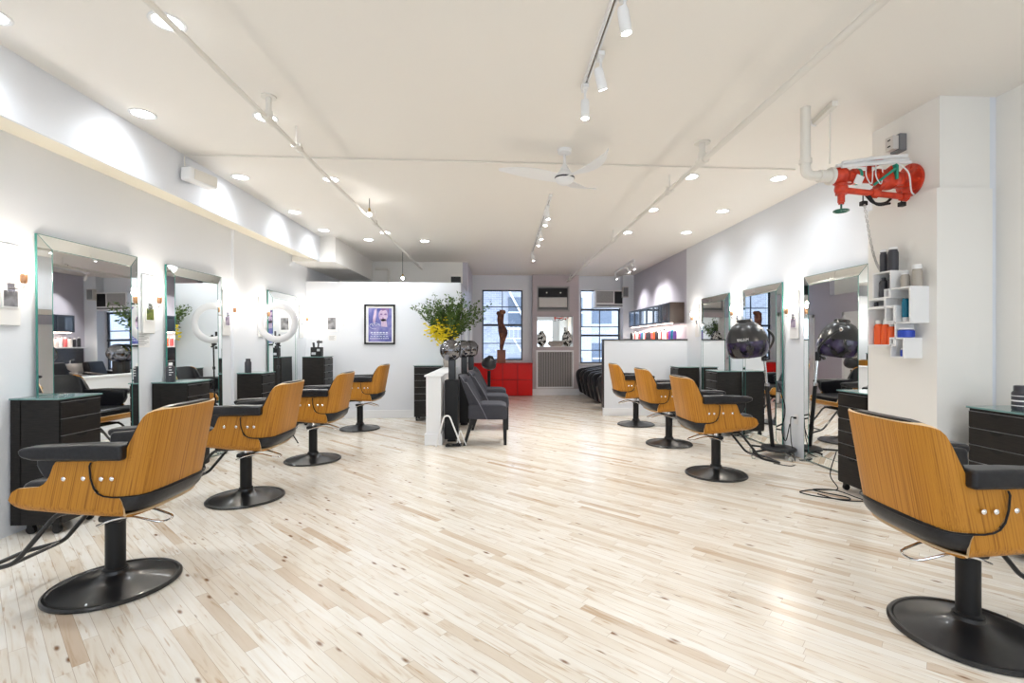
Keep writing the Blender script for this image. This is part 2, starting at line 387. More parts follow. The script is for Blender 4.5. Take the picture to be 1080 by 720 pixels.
# unseen front wall; its three big windows are added for frontal fill daylight
mb = MB().box(XL-0.15, XR+0.15, YF-0.15, YF, 0, 0.7).box(XL-0.15, XR+0.15, YF-0.15, YF, 2.85, H)
FILL_WINDOWS = [(-3.2,-1.2),(-0.9,1.1),(1.4,3.4)]
for a, b in [(XL-0.15,-3.2),(-1.2,-0.9),(1.1,1.4),(3.4,XR+0.15)]: mb.box(a, b, YF-0.15, YF, 0.7, 2.85)
struct(mb, 'wall_front', 'wall')
for k, (a, b) in enumerate(FILL_WINDOWS):
    o = struct(MB().box(a,a+0.05,YF-0.1,YF-0.04,0.7,2.85).box(b-0.05,b,YF-0.1,YF-0.04,0.7,2.85).box(a,b,YF-0.1,YF-0.04,0.7,0.76).box(a,b,YF-0.1,YF-0.04,2.79,2.85).box(a,b,YF-0.1,YF-0.04,1.75,1.80), 'window_%d' % (k+3), 'trimw')  # frames of the added fill windows, never in view
    pd = bpy.data.lights.new('window_portal','AREA'); pd.shape='RECTANGLE'; pd.size=b-a; pd.size_y=2.15; pd.cycles.is_portal = True
    po = bpy.data.objects.new('window_portal',pd); COL.objects.link(po); po.location=((a+b)/2,YF-0.02,1.775); po.rotation_euler=(math.radians(90),0,0)
# fascia + sloped soffit on the left, duct beyond it
mb = MB()
mb.prism([(XL,2.93),(-3.0805,2.8195),(-3.0805,2.832),(XL,2.945)], YF+0.001, 8.619, plane='XZ', mi=1)
mb.box(-3.10, -3.08, YF, 8.62, 2.82, H)
struct(mb, 'trim_soffit', ['wall','cream'])
struct(MB().box(XL, -2.82, 8.62, 11.15, 2.82, H), 'trim_duct', 'warmwall')
# pilaster edge on left wall
struct(MB().box(XL, XL+0.035, 6.70, 6.82, 0, 2.92), 'trim_pilaster', 'wall')
# partition across the left rear + its return
struct(MB().box(XL, -0.70, PY, PY+0.12, 0, 2.55), 'wall_partition', 'wall')
struct(MB().box(-0.80, -0.68, PY+0.12, 11.15, 0, 2.55), 'wall_partition_return', 'lav')
struct(MB().box(XL, -0.80, 11.15, 11.27, 0, H), 'wall_back_room', 'warmwall')
struct(MB().box(-0.80, -0.68, 11.15, YB, 0, H), 'wall_corridor', 'lav')
struct(MB().box(XL+0.01, -0.70, PY-0.015, PY, 0, 0.15, 0.004), 'baseboard_partition', 'trimw')
# back wall with two window openings
w1 = (-0.42, 0.68, 0.94, 2.86); w2 = (2.28, 3.39, 0.85, 2.87)
mb = MB()
mb.box(-0.80, w1[0], YB, YB+0.22, 0, H); mb.box(w1[0], w1[1], YB, YB+0.22, 0, w1[2]); mb.box(w1[0], w1[1], YB, YB+0.22, w1[3], H)
mb.box(w1[1], w2[0], YB, YB+0.22, 0, H); mb.box(w2[0], w2[1], YB, YB+0.22, 0, w2[2]); mb.box(w2[0], w2[1], YB, YB+0.22, w2[3], H)
mb.box(w2[1], XR+0.15, YB, YB+0.22, 0, H)
struct(mb, 'wall_back', 'wall')
struct(MB().box(3.40, 3.70, 12.95, YB, 0, H), 'trim_corner_column', 'wall')
# mauve chimney pier with two niches
px0, px1, py = 0.94, 2.20, 13.0
mb = MB()
n1 = (1.06, 1.95, 2.26, 2.95); n2 = (1.06, 2.05, 1.30, 2.13)
mb.box(px0, n1[0], py, YB, 0, H); mb.box(n2[1], px1, py, YB, 0, H)
mb.box(n1[1], n2[1], py, YB, n1[2], H); mb.box(n1[0], n1[1], py, YB, n1[3], H)
mb.box(n1[0], n2[1], py, YB, n2[3], n1[2]); mb.box(n2[0], n2[1], py, YB, 0, n2[2])
struct(mb, 'wall_pier_rear', 'lavd')
struct(MB().box(px0-0.01, px1+0.01, py-0.02, py, 0, 0.17, 0.004), 'baseboard_back', 'trimw')
struct(MB().box(-0.68, px0-0.01, YB-0.02, YB, 0, 0.17, 0.004).box(px1+0.01, 3.40, YB-0.02, YB, 0, 0.17, 0.004), 'baseboard_rear', 'trimw')
# right pier (upper recessed, lower a little wider)
struct(MB().box(3.30, XR, 3.41, 4.06, 2.56, H), 'wall_pier_upper', 'warmwall')
struct(MB().box(3.26, XR, 3.39, 4.06, 0, 2.56), 'wall_pier_lower', 'warmwall')
struct(MB().box(3.75, XR+0.15, YF, 3.41, 0, H), 'wall_right_front', 'warmwall')
struct(MB().box(3.245, 3.26, 3.38, 4.06, 0, 0.13, 0.003).box(3.245, XR, 3.375, 3.39, 0, 0.13, 0.003), 'baseboard_pier', 'trimw')
# half wall on the right with black cap
struct(MB().box(2.05, XR, PY, PY+0.13, 0, 1.46), 'wall_half', 'wall')
tag(MB().box(2.03, XR-0.002, PY-0.02, PY+0.15, 1.46, 1.485, 0.003).box(2.035, 2.05, PY-0.01, PY+0.14, 0.16, 1.46).build('trim_half_wall_cap', 'capb'), kind='structure')
struct(MB().box(2.04, XR, PY-0.015, PY, 0, 0.15, 0.004), 'baseboard_half_wall', 'trimw')
# low wall behind the dryer chairs
mb = MB().box(-0.98, -0.78, 6.72, PY-0.02, 0, 0.94)
struct(mb, 'wall_low', 'trimw')
tag(MB().box(-1.005, -0.755, 6.70, PY-0.02, 0.94, 0.965, 0.006).build('trim_low_wall_cap', 'trimw'), kind='structure')
tag(MB().box(-1.0, -0.76, 6.70, PY-0.02, 0, 0.16, 0.006).build('baseboard_low_wall', 'trimw'), kind='structure')
# tile splash on right rear wall
struct(MB().box(XR-0.012, XR, 9.40, 12.9, 0.75, 1.42), 'trim_tile_splash', 'tile')
# corridor doors (seen in the mirrors)
for k, y in enumerate((9.75, 11.7)):
    d = struct(MB().box(-0.68, -0.665, y, y+0.95, 0, 2.12), 'door_%d' % (k+1), 'trimw')
    MB().box(-0.665, -0.650, y, y+0.07, 0, 2.12).box(-0.665, -0.650, y+0.88, y+0.95, 0, 2.12).box(-0.665, -0.650, y, y+0.95, 2.04, 2.12).build('door_frame', 'trimw', d, smooth=False)
    MB().ball((-0.63, y+0.16, 1.0), 0.03).cyl((-0.665,y+0.16,1.0),(-0.63,y+0.16,1.0),0.012).build('door_handle', 'chrome', d)

# windows
def window(n, r, vx, hz, mid, ytop=None):
    x0, x1, z0, z1 = r; y = YB+0.07; w = 0.035
    mb = MB()
    mb.box(x0, x0+w, y, y+0.05, z0, z1).box(x1-w, x1, y, y+0.05, z0, z1).box(x0, x1, y, y+0.05, z0, z0+w).box(x0, x1, y, y+0.05, z1-w, z1)
    mb.box(x0, x1, y-0.02, y+0.05, mid-0.028, mid+0.028)
    for z in hz: mb.box(x0, x1, y+0.01, y+0.04, z-0.012, z+0.012)
    o = struct(mb, 'window_%d' % n, 'iron')
    for a, b, x in vx: MB().box(x-0.012, x+0.012, y+0.01, y+0.04, a, b).build('muntin', 'iron', o, smooth=False)
    MB().box(x0+w, x1-w, y+0.02, y+0.026, z0+w, z1-w).build('pane', 'wglass', o, smooth=False)
    MB().box(x0-0.05, x1+0.05, YB-0.05, YB+0.07, z0-0.045, z0, 0.006).build('window_sill', 'trimw', o)
    return o
window(1, w1, [(1.9, w1[3], 0.13)], [2.40, 1.40], 1.90)
window(2, (w2[0], w2[1], w2[2], 2.34), [(0.85, 2.34, 2.83)], [1.86, 1.41-0.2], 1.62)
tag(MB().box(w2[0], w2[0]+0.03, YB+0.07, YB+0.12, 2.34, w2[3]).box(w2[0], w2[1], YB+0.07, YB+0.12, w2[3]-0.03, w2[3]).box(w2[0], w2[1], YB+0.06, YB+0.12, 2.31, 2.36).build('trim_transom', 'iron', smooth=False), kind='structure')

# ------------------------------------------------------------------ buildings outside
def facade(name, label, x0, x1, y, z0, z1, m, wins, depth=1.5):
    t = thing(name, label, 'building', ((x0+x1)/2, y, z0))
    cx = (x0+x1)/2
    MB().box(x0-cx, x1-cx, 0, depth, 0, z1-z0).build('wall', m, t, smooth=False)
    for (wx, wz, ww, wh) in wins:
        MB().box(wx-cx-ww/2, wx-cx+ww/2, -0.05, 0.02, wz-z0, wz-z0+wh).build('window', 'facglass', t, smooth=False)
        MB().box(wx-cx-ww/2-0.06, wx-cx+ww/2+0.06, -0.10, 0.0, wz-z0-0.09, wz-z0).box(wx-cx-ww/2, wx-cx+ww/2, -0.08, -0.04, wz-z0+wh/2-0.03, wz-z0+wh/2+0.03).build('window_ledge', 'trimw', t, smooth=False)
    return t
facade('brick_building', 'grey brick building wall filling the left panes of the window behind the statue', -6, 0.16, 18.5, -6, 8, 'facg', [(-2.6,0.3,1,1.8)])
fb = facade('apartment_building', 'pale building with dark sash windows seen through the right panes behind the statue', 0.2, 4.2, 21.5, -6, 9, 'facw',
       [(0.85,2.1,0.75,1.35),(0.85,-0.6,0.75,1.35),(2.1,2.1,0.7,1.35),(2.1,-0.6,0.7,1.35),(3.4,2.1,0.8,1.35),(3.4,-0.6,0.8,1.35)])
facade('apartment_building', 'pale building with sash windows seen through the window beside the wall air conditioner', 4.2, 11, 22.5, -6, 9, 'facw',
       [(4.9,2.3,0.9,1.4),(4.9,0.0,0.9,1.4),(6.6,2.3,0.9,1.4),(6.6,0.0,0.9,1.4),(8.6,0.0,0.9,1.4)])
for (a, b, z0_, z1_) in ((w1[0],w1[1],w1[2],w1[3]),(w2[0],w2[1],w2[2],w2[3])):
    pd = bpy.data.lights.new('window_portal','AREA'); pd.shape='RECTANGLE'; pd.size=b-a; pd.size_y=z1_-z0_; pd.cycles.is_portal = True
    po = bpy.data.objects.new('window_portal',pd); COL.objects.link(po); po.location=((a+b)/2,YB+0.2,(z0_+z1_)/2); po.rotation_euler=(math.radians(-90),0,0)
t = thing('fire_escape', 'pale iron fire escape with diagonal stair outside the window behind the statue', 'fire escape', (0.9, 20.9, -1))
MB().box(-0.75,0.9,0,0.55,3.0-0.4,3.04-0.4).box(-0.75,0.9,0,0.55,0.9,0.94).build('platform', 'trimw', t, smooth=False)
mb = MB()
for z in (3.04-0.4, 0.94):
    for k in range(10): mb.box(-0.75+k*0.18, -0.735+k*0.18, 0, 0.015, z, z+0.5)
    mb.box(-0.75, 0.9, 0, 0.03, z+0.5, z+0.53)
mb.build('railing', 'trimw', t, smooth=False)
MB().cyl((-0.4,0.2,4.7),(0.7,0.2,2.65),0.035,8).cyl((-0.4,0.5,4.7),(0.7,0.5,2.65),0.035,8).cyl((-0.2,0.2,2.6),(0.8,0.2,0.95),0.035,8).build('stair', 'trimw', t)

# ------------------------------------------------------------------ styling chair
def styling_chair():
    t = thing('styling_chair', 'x', 'chair', group='wood-shell styling chairs')
    MB().lathe([(0,0),(0.305,0),(0.318,0.004),(0.318,0.012),(0.308,0.022),(0.296,0.022),(0.288,0.016),(0.27,0.018),(0.20,0.030),(0.13,0.046),(0.085,0.062),(0.066,0.078),(0.062,0.095),(0,0.095)], 56).build('base', 'black', t)
    MB().cyl((0,0,0.09),(0,0,0.40),0.048,28).lathe([(0.048,0.11),(0.058,0.10),(0.058,0.082),(0.05,0.08)],28).build('column', 'blackm', t)
    MB().cyl((0,0,0.395),(0,0,0.475),0.020,16).build('piston', 'chrome', t)
    MB().box(-0.06,0.065,-0.048,0.048,0.375,0.412,0.012).build('pump_bracket', 'black', t)
    MB().box(-0.13,0.20,-0.13,0.13,0.468,0.488,0.005).box(-0.05,0.05,-0.06,0.06,0.452,0.47,0.005).build('mount_plate', 'blackm', t)
    p = fillet([(0.055,-0.062,0.362),(-0.02,-0.07,0.395),(-0.14,-0.075,0.422),(-0.30,-0.055,0.372),(-0.30,0.055,0.372),(-0.14,0.075,0.422),(-0.02,0.07,0.395),(0.055,0.062,0.362)], 0.05)
    MB().tube(p, 0.0065, 8).build('pump_lever', 'chrome', t)
    # footrest
    s = []
    for sg in (-1, 1):
        s.append([(0.02,sg*0.15,0.478),(0.19,sg*0.15,0.470),(0.41,sg*0.15,0.20),(0.63,sg*0.15,0.145)])
    path = fillet(s[0] + s[1][::-1], 0.05)
    MB().tube(path, 0.0125, 10).tube([(0.43,-0.15,0.195),(0.43,0.15,0.195)],0.011,8).build('footrest', 'black', t)
    # seat shell: U section swept from rear to nose
    TB = [(-0.315,0.500),(-0.30,0.491),(-0.27,0.486),(-0.15,0.490),(0.0,0.502),(0.15,0.520),(0.24,0.531),(0.27,0.538),(0.288,0.552),(0.299,0.572),(0.304,0.594)]
    TT = [(-0.315,0.504),(-0.308,0.525),(-0.295,0.558),(-0.275,0.582),(-0.24,0.600),(-0.19,0.614),(-0.115,0.620),(-0.105,0.785),(0.075,0.785),(0.088,0.765),(0.105,0.715),(0.125,0.675),(0.16,0.655),(0.22,0.653),(0.262,0.648),(0.286,0.634),(0.298,0.617),(0.304,0.598)]
    xs = [-0.315,-0.31,-0.30,-0.285,-0.26,-0.22,-0.17,-0.116,-0.104,-0.05,0.0,0.05,0.075,0.088,0.097,0.107,0.118,0.135,0.16,0.20,0.24,0.262,0.275,0.287,0.296,0.301,0.304]
    G = []
    for x in xs:
        zb, zt = table(x, TB), table(x, TT); w = 0.282
        h = max(zt-zb, 0.004); r = min(0.05, h*0.45); half = []
        for k in range(7): half.append((w, lerp(zt, zb+r, k/7)))
        for k in range(7):
            a = PI/2*k/6; half.append((w-r+r*math.cos(a), zb+r-r*math.sin(a)))
        for k in range(1,6): half.append(((w-r)*(1-k/5), zb))
        tr = max(0, min(1, (-0.16-x)/0.155))**2; sh = lambda y: x + tr*0.055*(y/w)**4
        row = [Vector((sh(y), y, z)) for y, z in half] + [Vector((sh(y), -y, z)) for y, z in half[::-1][1:]]
        G.append(row)
    MB().shell(G, 0.012, rim=1).build('seat_shell', ['veneer','plyedge'], t, sharp=50)
    # plan curve shared by back shell and upholstery
    def plan(xc, w, xe, R=0.13, n=2.9, cnt=14):
        pts = []
        for k in range(41):
            a = PI/2*k/40
            pts.append((xc+R*(1-math.cos(a)**(2/n)) if k < 40 else xc+R, w*math.sin(a)**(2/n)))
        if xe > xc+R: pts.append((xe, w))
        else:
            q = [p for p in pts if p[0] < xe]
            for a, b in zip(pts, pts[1:]):
                if a[0] < xe <= b[0]:
                    f = (xe-a[0])/(b[0]-a[0]); q.append((xe, lerp(a[1],b[1],f))); break
            pts = q if len(q) > 1 else pts[:3]
        d = [0]
        for a, b in zip(pts, pts[1:]): d.append(d[-1]+math.hypot(b[0]-a[0], b[1]-a[1]))
        out = []
        for k in range(cnt+1):
            s_ = d[-1]*k/cnt
            for i in range(len(pts)-1):
                if s_ <= d[i+1]+1e-9:
                    f = (s_-d[i])/max(d[i+1]-d[i],1e-9); out.append((lerp(pts[i][0],pts[i+1][0],f), lerp(pts[i][1],pts[i+1][1],f))); break
        return out
    def rows(zs, fxc, fw, fxe, off=0):
        G = []
        for z in zs:
            h = plan(fxc(z), fw(z), fxe(z))
            G.append([Vector((x,y,z)) for x,y in h[::-1]] + [Vector((x,-y,z)) for x,y in h[1:]])
        return G
    XE = [(0.600,-0.21),(0.606,-0.17),(0.620,-0.142),(0.65,-0.12),(0.70,-0.105),(0.765,-0.098),(0.782,-0.105),(0.788,-0.15),(0.795,-0.21),(0.81,-0.245),(0.84,-0.270),(0.90,-0.298),(0.98,-0.335),(1.01,-0.352),(1.03,-0.372),(1.041,-0.397),(1.045,-0.42)]
    xc = lambda z: lerp(-0.372,-0.455,(z-0.6)/0.445)
    zs = [0.600,0.606,0.62,0.65,0.70,0.74,0.765,0.782,0.788,0.795,0.81,0.84,0.87,0.90,0.94,0.98,1.01,1.03,1.041,1.045]
    G = rows(zs, xc, lambda z: lerp(0.297,0.290,(z-0.6)/0.445), lambda z: table(z, XE))
    MB().shell(G, 0.012, rim=1).build('back_shell', ['veneer','plyedge'], t, sharp=50)
    last = len(G[0])-1
    out = lambda v: Vector((v.x - (0.010 if v.x < -0.30 else 0.0), v.y + math.copysign(0.010*min(1, abs(v.y)/0.28)**4, v.y), v.z-0.002))
    ed = [out(G[i][0]) for i in range(7,-1,-1)] + [out(G[0][j]) for j in range(1,last)] + [out(G[i][last]) for i in range(0,8)]
    MB().tube(ed, 0.0045, 6).build('edge_gap_shade', 'blackm', t)  # black tube drawn as the shaded gap along the shell's lower edge
    # back cushion inside the shell, edge standing a little proud
    zs2 = [0.66,0.72,0.78,0.80,0.83,0.87,0.92,0.97,1.00,1.02,1.035,1.046,1.054,1.059]
    XE2 = [(0.66,-0.20),(0.78,-0.20),(0.83,-0.245),(0.90,-0.278),(0.97,-0.318),(1.00,-0.340),(1.02,-0.365),(1.035,-0.392),(1.046,-0.412),(1.054,-0.425),(1.059,-0.435)]
    G = rows(zs2, lambda z: xc(z)+0.014, lambda z: lerp(0.283,0.274,(z-0.6)/0.445), lambda z: table(z, XE2))
    mb = MB().shell(G, 0.046, rim=0, flat=True)
    mb.build('back_cushion', 'leather', t, sharp=60)
    # leather roll between shells at the rear
    zz = [0.500,0.506,0.512,0.522,0.535,0.55,0.57,0.595,0.615,0.63]
    G = rows(zz, lambda z: table(z, [(0.50,-0.312),(0.512,-0.338),(0.53,-0.360),(0.56,-0.376),(0.60,-0.378),(0.63,-0.366)]), lambda z: table(z, [(0.50,0.270),(0.522,0.284),(0.56,0.291),(0.63,0.284)]), lambda z: -0.12)
    MB().shell(G, 0.03, rim=0).build('rear_upholstery', 'leather', t, sharp=60)
    mb = MB().box(-0.34, 0.288, -0.262, 0.262, 0.53, 0.672, 0.042, 4)
    mb.build('seat_cushion', 'leather', t, sharp=60)
    for sg in (-1, 1):
        y0, y1 = (0.232,0.338) if sg > 0 else (-0.338,-0.232)
        prof = [(-0.275,0.790),(0.16,0.798),(0.215,0.815),(0.232,0.835),(0.225,0.862),(0.17,0.868),(-0.10,0.878),(-0.275,0.872)]
        MB().prism(prof, y0, y1, 0.018, 3).build('arm_pad', 'leather', t, sharp=60)
        y0, y1 = (0.208,0.270) if sg > 0 else (-0.270,-0.208)
        MB().prism([(-0.31,0.62),(0.06,0.64),(0.17,0.70),(0.20,0.76),(0.195,0.845),(-0.10,0.872),(-0.31,0.872)], y0, y1, 0.02, 3).build('side_bolster', 'leather', t, sharp=60)
        for x in (0.037,-0.06,-0.16,-0.212):
            yy = sg*(0.2945 if x > -0.1 else 0.3095)
            MB().lathe([(0.0,0.006),(0.007,0.0055),(0.0115,0.002),(0.0115,-0.002)], 14, axis=(0,sg,0), at=(x,yy,0.695)).build('bolt', 'chrome', t)
    return t
ch = styling_chair()
def place(c, x, y, deg, label): c.location = (x,y,0); c.rotation_euler = (0,0,math.radians(deg)); c['label'] = label
CH = [(-2.215,2.96,180,'teak-shell styling chair nearest the left edge, in front of the first left mirror'),
      (-2.27,4.53,181,'teak-shell styling chair second from the front in the left row'),
      (-2.21,5.96,181,'teak-shell styling chair third in the left row, beside the ring light'),
      (-2.25,8.09,179,'farthest teak-shell styling chair of the left row, under the framed poster'),
      (2.265,2.19,-4,'teak-shell styling chair cut by the right edge, back toward the viewer'),
      (2.33,5.03,0,'teak-shell styling chair in front of the black hood dryer with footrest showing'),
      (2.38,6.59,0,'middle teak-shell styling chair of the three along the half wall side'),
      (2.38,8.20,0,'smallest teak-shell styling chair, right in front of the white half wall')]
for i, (x,y,d,l) in enumerate(CH):
    c = ch if i == 0 else dup(ch)
    place(c, x, y, d, l)

# ------------------------------------------------------------------ drawer trolleys
def trolley(name, label, loc, rz, w=0.37, d=0.40, h=0.97, n=5, hb=0.27, group='black drawer cabinets', top=True, ext=None):
    """front faces local -Y"""
    t = thing(name, label, 'cabinet', loc, rz, group)
    z0 = 0.075
    mb = MB().box(-w/2, w/2, -d/2, d/2, z0, h-0.012, 0.002); mt = MB().box(-w/2-0.012, w/2+0.012, -d/2-0.015, d/2, h-0.012, h, 0.001)
    if ext: mb.box(-w/2, ext[0], d/2-0.01, ext[1], z0, h-0.012, 0.002); mt.box(-w/2-0.012, ext[0], d/2-0.01, ext[1], h-0.012, h, 0.001)
    mb.build('carcass', 'ebony', t); mt.build('glass_top', 'gtop', t)
    rows_ = []; z = h-0.03; dh = (h-0.03-z0-hb)/n
    for k in range(n): rows_.append((z-dh, z)); z -= dh
    rows_.append((z0+0.01, z))
    for a, b in rows_:
        dr = MB().box(-w/2+0.008, w/2-0.008, -d/2-0.014, -d/2, a+0.004, b-0.004, 0.002).build('drawer', 'ebony', t)
        MB().box(-w/2+0.008, w/2-0.008, -d/2-0.0155, -d/2-0.002, b-0.0035, b-0.0005).build('drawer_edge', 'seam', dr, smooth=False)
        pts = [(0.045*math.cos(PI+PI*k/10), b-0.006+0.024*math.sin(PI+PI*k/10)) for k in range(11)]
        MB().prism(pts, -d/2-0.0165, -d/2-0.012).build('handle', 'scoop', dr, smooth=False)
    for sx in (-1,1):
        for sy in (-1,1):
            x, y = sx*(w/2-0.04), sy*(d/2-0.045)
            MB().cyl((x-0.012,y,0.03),(x+0.012,y,0.03),0.030,16).box(x-0.018,x+0.018,y-0.02,y+0.02,0.045,0.08,0.003).build('caster', 'blackm', t)
    return t
RL, RR = math.radians(90), math.radians(-90)
trolley('drawer_cabinet', 'black drawer cabinet with glass top at the left edge, behind the nearest left chair', (-3.333, 3.93, 0), RL, 0.36, 0.27, 1.0, n=4, hb=0.40, ext=(-0.02,0.20))
trolley('drawer_cabinet', 'black drawer cabinet with glass top between first and second left mirrors', (-3.335, 5.40, 0), RL, 0.38, 0.27, 1.0, n=4, hb=0.40, ext=(-0.04,0.21))
trolley('drawer_cabinet', 'black drawer cabinet with glass top between the second left mirror and the ring light', (-3.37, 6.97, 0), RL, 0.38, 0.34, 1.0, n=4, hb=0.40)
trolley('drawer_cabinet', 'tall narrow black drawer cabinet in the left rear corner by the partition', (-3.14, 8.68, 0), RL, 0.42, 0.36, 1.175, n=6, hb=0.36)
trolley('drawer_cabinet', 'black drawer cabinet at the right edge with a ribbed black bottle on it', (3.52, 3.03, 0), RR, 0.40, 0.34, 0.955, n=5, hb=0.26)
trolley('drawer_cabinet', 'tall black cabinet of scooped drawers below the white bottle shelf', (3.47, 4.27, 0), RR, 0.37, 0.38, 0.955, n=5, hb=0.26)
trolley('drawer_cabinet', 'black drawer cabinet between the two farther right mirrors, its grey drawers facing left', (3.48, 7.24, 0), RR, 0.38, 0.38, 0.985, n=5, hb=0.26)
trolley('drawer_cabinet', 'farthest black drawer cabinet of the right wall, against the half wall', (3.48, 8.80, 0), RR, 0.40, 0.38, 0.97, n=5, hb=0.26)
trolley('drawer_cabinet', 'black drawer cabinet on casters facing the viewer behind the low white wall', (-1.26, 9.00, 0), 0, 0.48, 0.36, 1.0, n=5, hb=0.30)

# ------------------------------------------------------------------ mirrors
def station_mirror(label, loc, rz, w, h=2.22, lean=0.0, feet=True):
    t = thing('station_mirror', label, 'mirror', loc, rz, 'floor-standing glass-edged mirrors')
    t.rotation_euler = (lean, 0, rz)
    b, dz, z0 = 0.105, 0.014, 0.02
    # front is local -Y, panel proud by 'dz'
    MB().box(b, w-b, -dz-0.006, -dz, z0+b, h-b).build('mirror_panel', 'mirror', t, smooth=False)
    MB().box(0.004, w-0.004, 0.004, 0.012, z0+0.004, h-0.004).build('backing', 'blackm', t, smooth=False)
    def strip(a, b_, c, d):
        mb = MB(); th = Vector((0,0.005,0))
        P = [Vector(p) for p in (a,b_,c,d)]; Q = [p+th for p in P]
        bm = mb.bm; V = [bm.verts.new(p) for p in P+Q]
        for f in ((0,1,2,3),(7,6,5,4),(0,4,5,1),(1,5,6,2),(2,6,7,3),(3,7,4,0)): bm.faces.new([V[i] for i in f])
        bmesh.ops.recalc_face_normals(bm, faces=bm.faces)
        mb.build('bevel_strip', 'mirror', t, smooth=False)
    o = [(0,-0.003,z0),(w,-0.003,z0),(w,-0.003,h),(0,-0.003,h)]; i = [(b,-dz-0.006,z0+b),(w-b,-dz-0.006,z0+b),(w-b,-dz-0.006,h-b),(b,-dz-0.006,h-b)]
    for k in range(4): strip(o[k], o[(k+1)%4], i[(k+1)%4], i[k])
    mb = MB()
    q = 0.004
    for k in range(4):
        mb.tube([Vector(i[k])+Vector((0,-0.001,0)), Vector(i[(k+1)%4])+Vector((0,-0.001,0))], 0.0020, 6)
        mb.tube([Vector(o[k]), Vector(i[k])+Vector((0,-0.001,0))], 0.0018, 6)
    mb.box(-0.003, 0.0, -0.004, 0.012, z0, h).box(w, w+0.003, -0.004, 0.012, z0, h).box(-0.003, w+0.003, -0.004, 0.012, h, h+0.003).box(-0.003, w+0.003, -0.004, 0.012, z0-0.003, z0)
    mb.build('glass_edge', 'gedge', t, smooth=False)
    if feet:
        for x in (0.03, w-0.03):
            MB().box(x-0.03, x+0.03, -0.07, 0.0, 0, 0.018, 0.006).build('foot', 'clear', t)
    return t
LE = math.radians(-0.6)
station_mirror('tall glass-edged mirror at far left, beside the nearest glowing sconce', (XL+0.05, 3.94, 0), RL-math.radians(0.5), 1.02, 2.24, LE)
station_mirror('tall glass-edged mirror second along the left wall, reflecting the yellow bouquet', (XL+0.05, 5.39, 0), RL-math.radians(0.7), 1.00, 2.24, LE)
station_mirror('narrow-looking glass-edged mirror on the left wall behind the ring light', (XL+0.05, 7.68, 0), RL, 1.04, 2.22, LE)
station_mirror('large glass-edged mirror beside the bottle shelf, reflecting the hood dryer', (XR-0.03, 5.57, 0), RR, 1.00, 2.19)
station_mirror('glass-edged mirror behind the hood dryer, reflecting the rear window', (XR-0.03, 7.02, 0), RR, 1.00, 2.19)
station_mirror('farthest glass-edged mirror on the right wall, next to the half wall', (XR-0.03, 8.50, 0), RR, 1.04, 2.20)

# ------------------------------------------------------------------ sconces and cards
def sconce(label, x, y, sgn, z=1.85, card=None, cardlabel=None, notes=False):
    """sgn=+1 faces +X (left wall)"""
    rz = RL if sgn > 0 else RR
    t = thing('wall_sconce', label, 'wall lamp', (x, y, z), rz, 'candle-bulb wall sconces')
    mb = MB(); G = []
    MB().box(-0.085, 0.085, -0.022, 0, -0.34, 0.25, 0.006).build('back_plate', 'plate', t)
    MB().box(-0.03, 0.03, -0.035, -0.018, -0.10, -0.03, 0.006).tube(fillet([(0,-0.03,-0.07),(0,-0.12,-0.07),(0,-0.12,-0.03)],0.03), 0.007, 8).build('arm', 'chrome', t)
    MB().lathe([(0,-0.035),(0.016,-0.035),(0.022,-0.015),(0.022,0.02),(0.016,0.035),(0,0.035)], 16, at=(0,-0.12,0.0)).build('socket', 'copper', t)
    MB().lathe([(0.010,0.0),(0.017,0.02),(0.018,0.035),(0.011,0.065),(0.003,0.09),(0,0.092)], 14, at=(0,-0.12,0.035)).build('bulb', 'bulb', t)
    ld = bpy.data.lights.new('sconce_light', 'POINT'); ld.energy = 6; ld.color = (1.0,0.90,0.78); ld.shadow_soft_size = 0.03
    lo = bpy.data.objects.new('sconce_light', ld); COL.objects.link(lo); lo.parent = t; lo.location = (0,-0.155,0.085)
    if cardlabel:
        c = thing('photo_card', cardlabel, 'picture', (x+sgn*0.023, y, z-0.14), rz)
        MB().box(-0.062, 0.062, -0.008, 0, -0.075, 0.065, 0.002).build('mount', 'tag', c)
        MB().box(-0.050, 0.050, -0.0095, -0.007, -0.062, 0.052).build('print', card, c, smooth=False)
    if notes:
        n = MB()
        n.box(-0.09, 0.09, -0.003, 0, -0.08, 0.08)
        o = n.build('notice', 'tag'); o.location = (x+sgn*0.001, y-0.06, 1.44); o.rotation_euler = (0,0,rz)
        tag(o, 'small white printed notice below the sconce beside the %s' % notes, 'notice')
        l = MB()
        for k in range(9): l.box(-0.075, 0.075-0.03*((k*7)%3), -0.0045, -0.003, 0.06-k*0.015, 0.064-k*0.015)
        l.build('text_line', 'seam', o, smooth=False)
cardg = noise_color('garden_print', [(0.4,(0.03,0.06,0.01)),(0.55,(0.20,0.25,0.03)),(0.7,(0.10,0.08,0.05))], nscale=12)
cardp = noise_color('mauve_print', [(0.4,(0.20,0.16,0.25)),(0.6,(0.45,0.38,0.48))], nscale=14)
cardk = noise_color('grey_print', [(0.4,(0.09,0.09,0.10)),(0.6,(0.30,0.30,0.32))], nscale=9)
sconce('candle sconce at the left edge, first of the left wall', XL, 3.74, 1, 1.87, cardk, 'grey photo card under the sconce at the left edge')
sconce('candle sconce between the first and second left mirrors', XL, 5.15, 1, 1.84, cardg, 'small green photo card below the sconce between the two nearest left mirrors', notes='second left mirror')
sconce('candle sconce just past the second left mirror', XL, 6.56, 1, 1.84, cardp, 'small mauve photo card below the sconce past the second left mirror')
sconce('candle sconce just left of the ring light', XL, 7.50, 1, 1.84)
sconce('candle sconce between the ring light and the partition corner', XL, 8.98, 1, 1.84)
sconce('candle sconce between the hood dryer and the largest right mirror', XR, 5.79, -1, 1.80, cardp, 'small mauve photo card below the sconce right of the hood dryer')
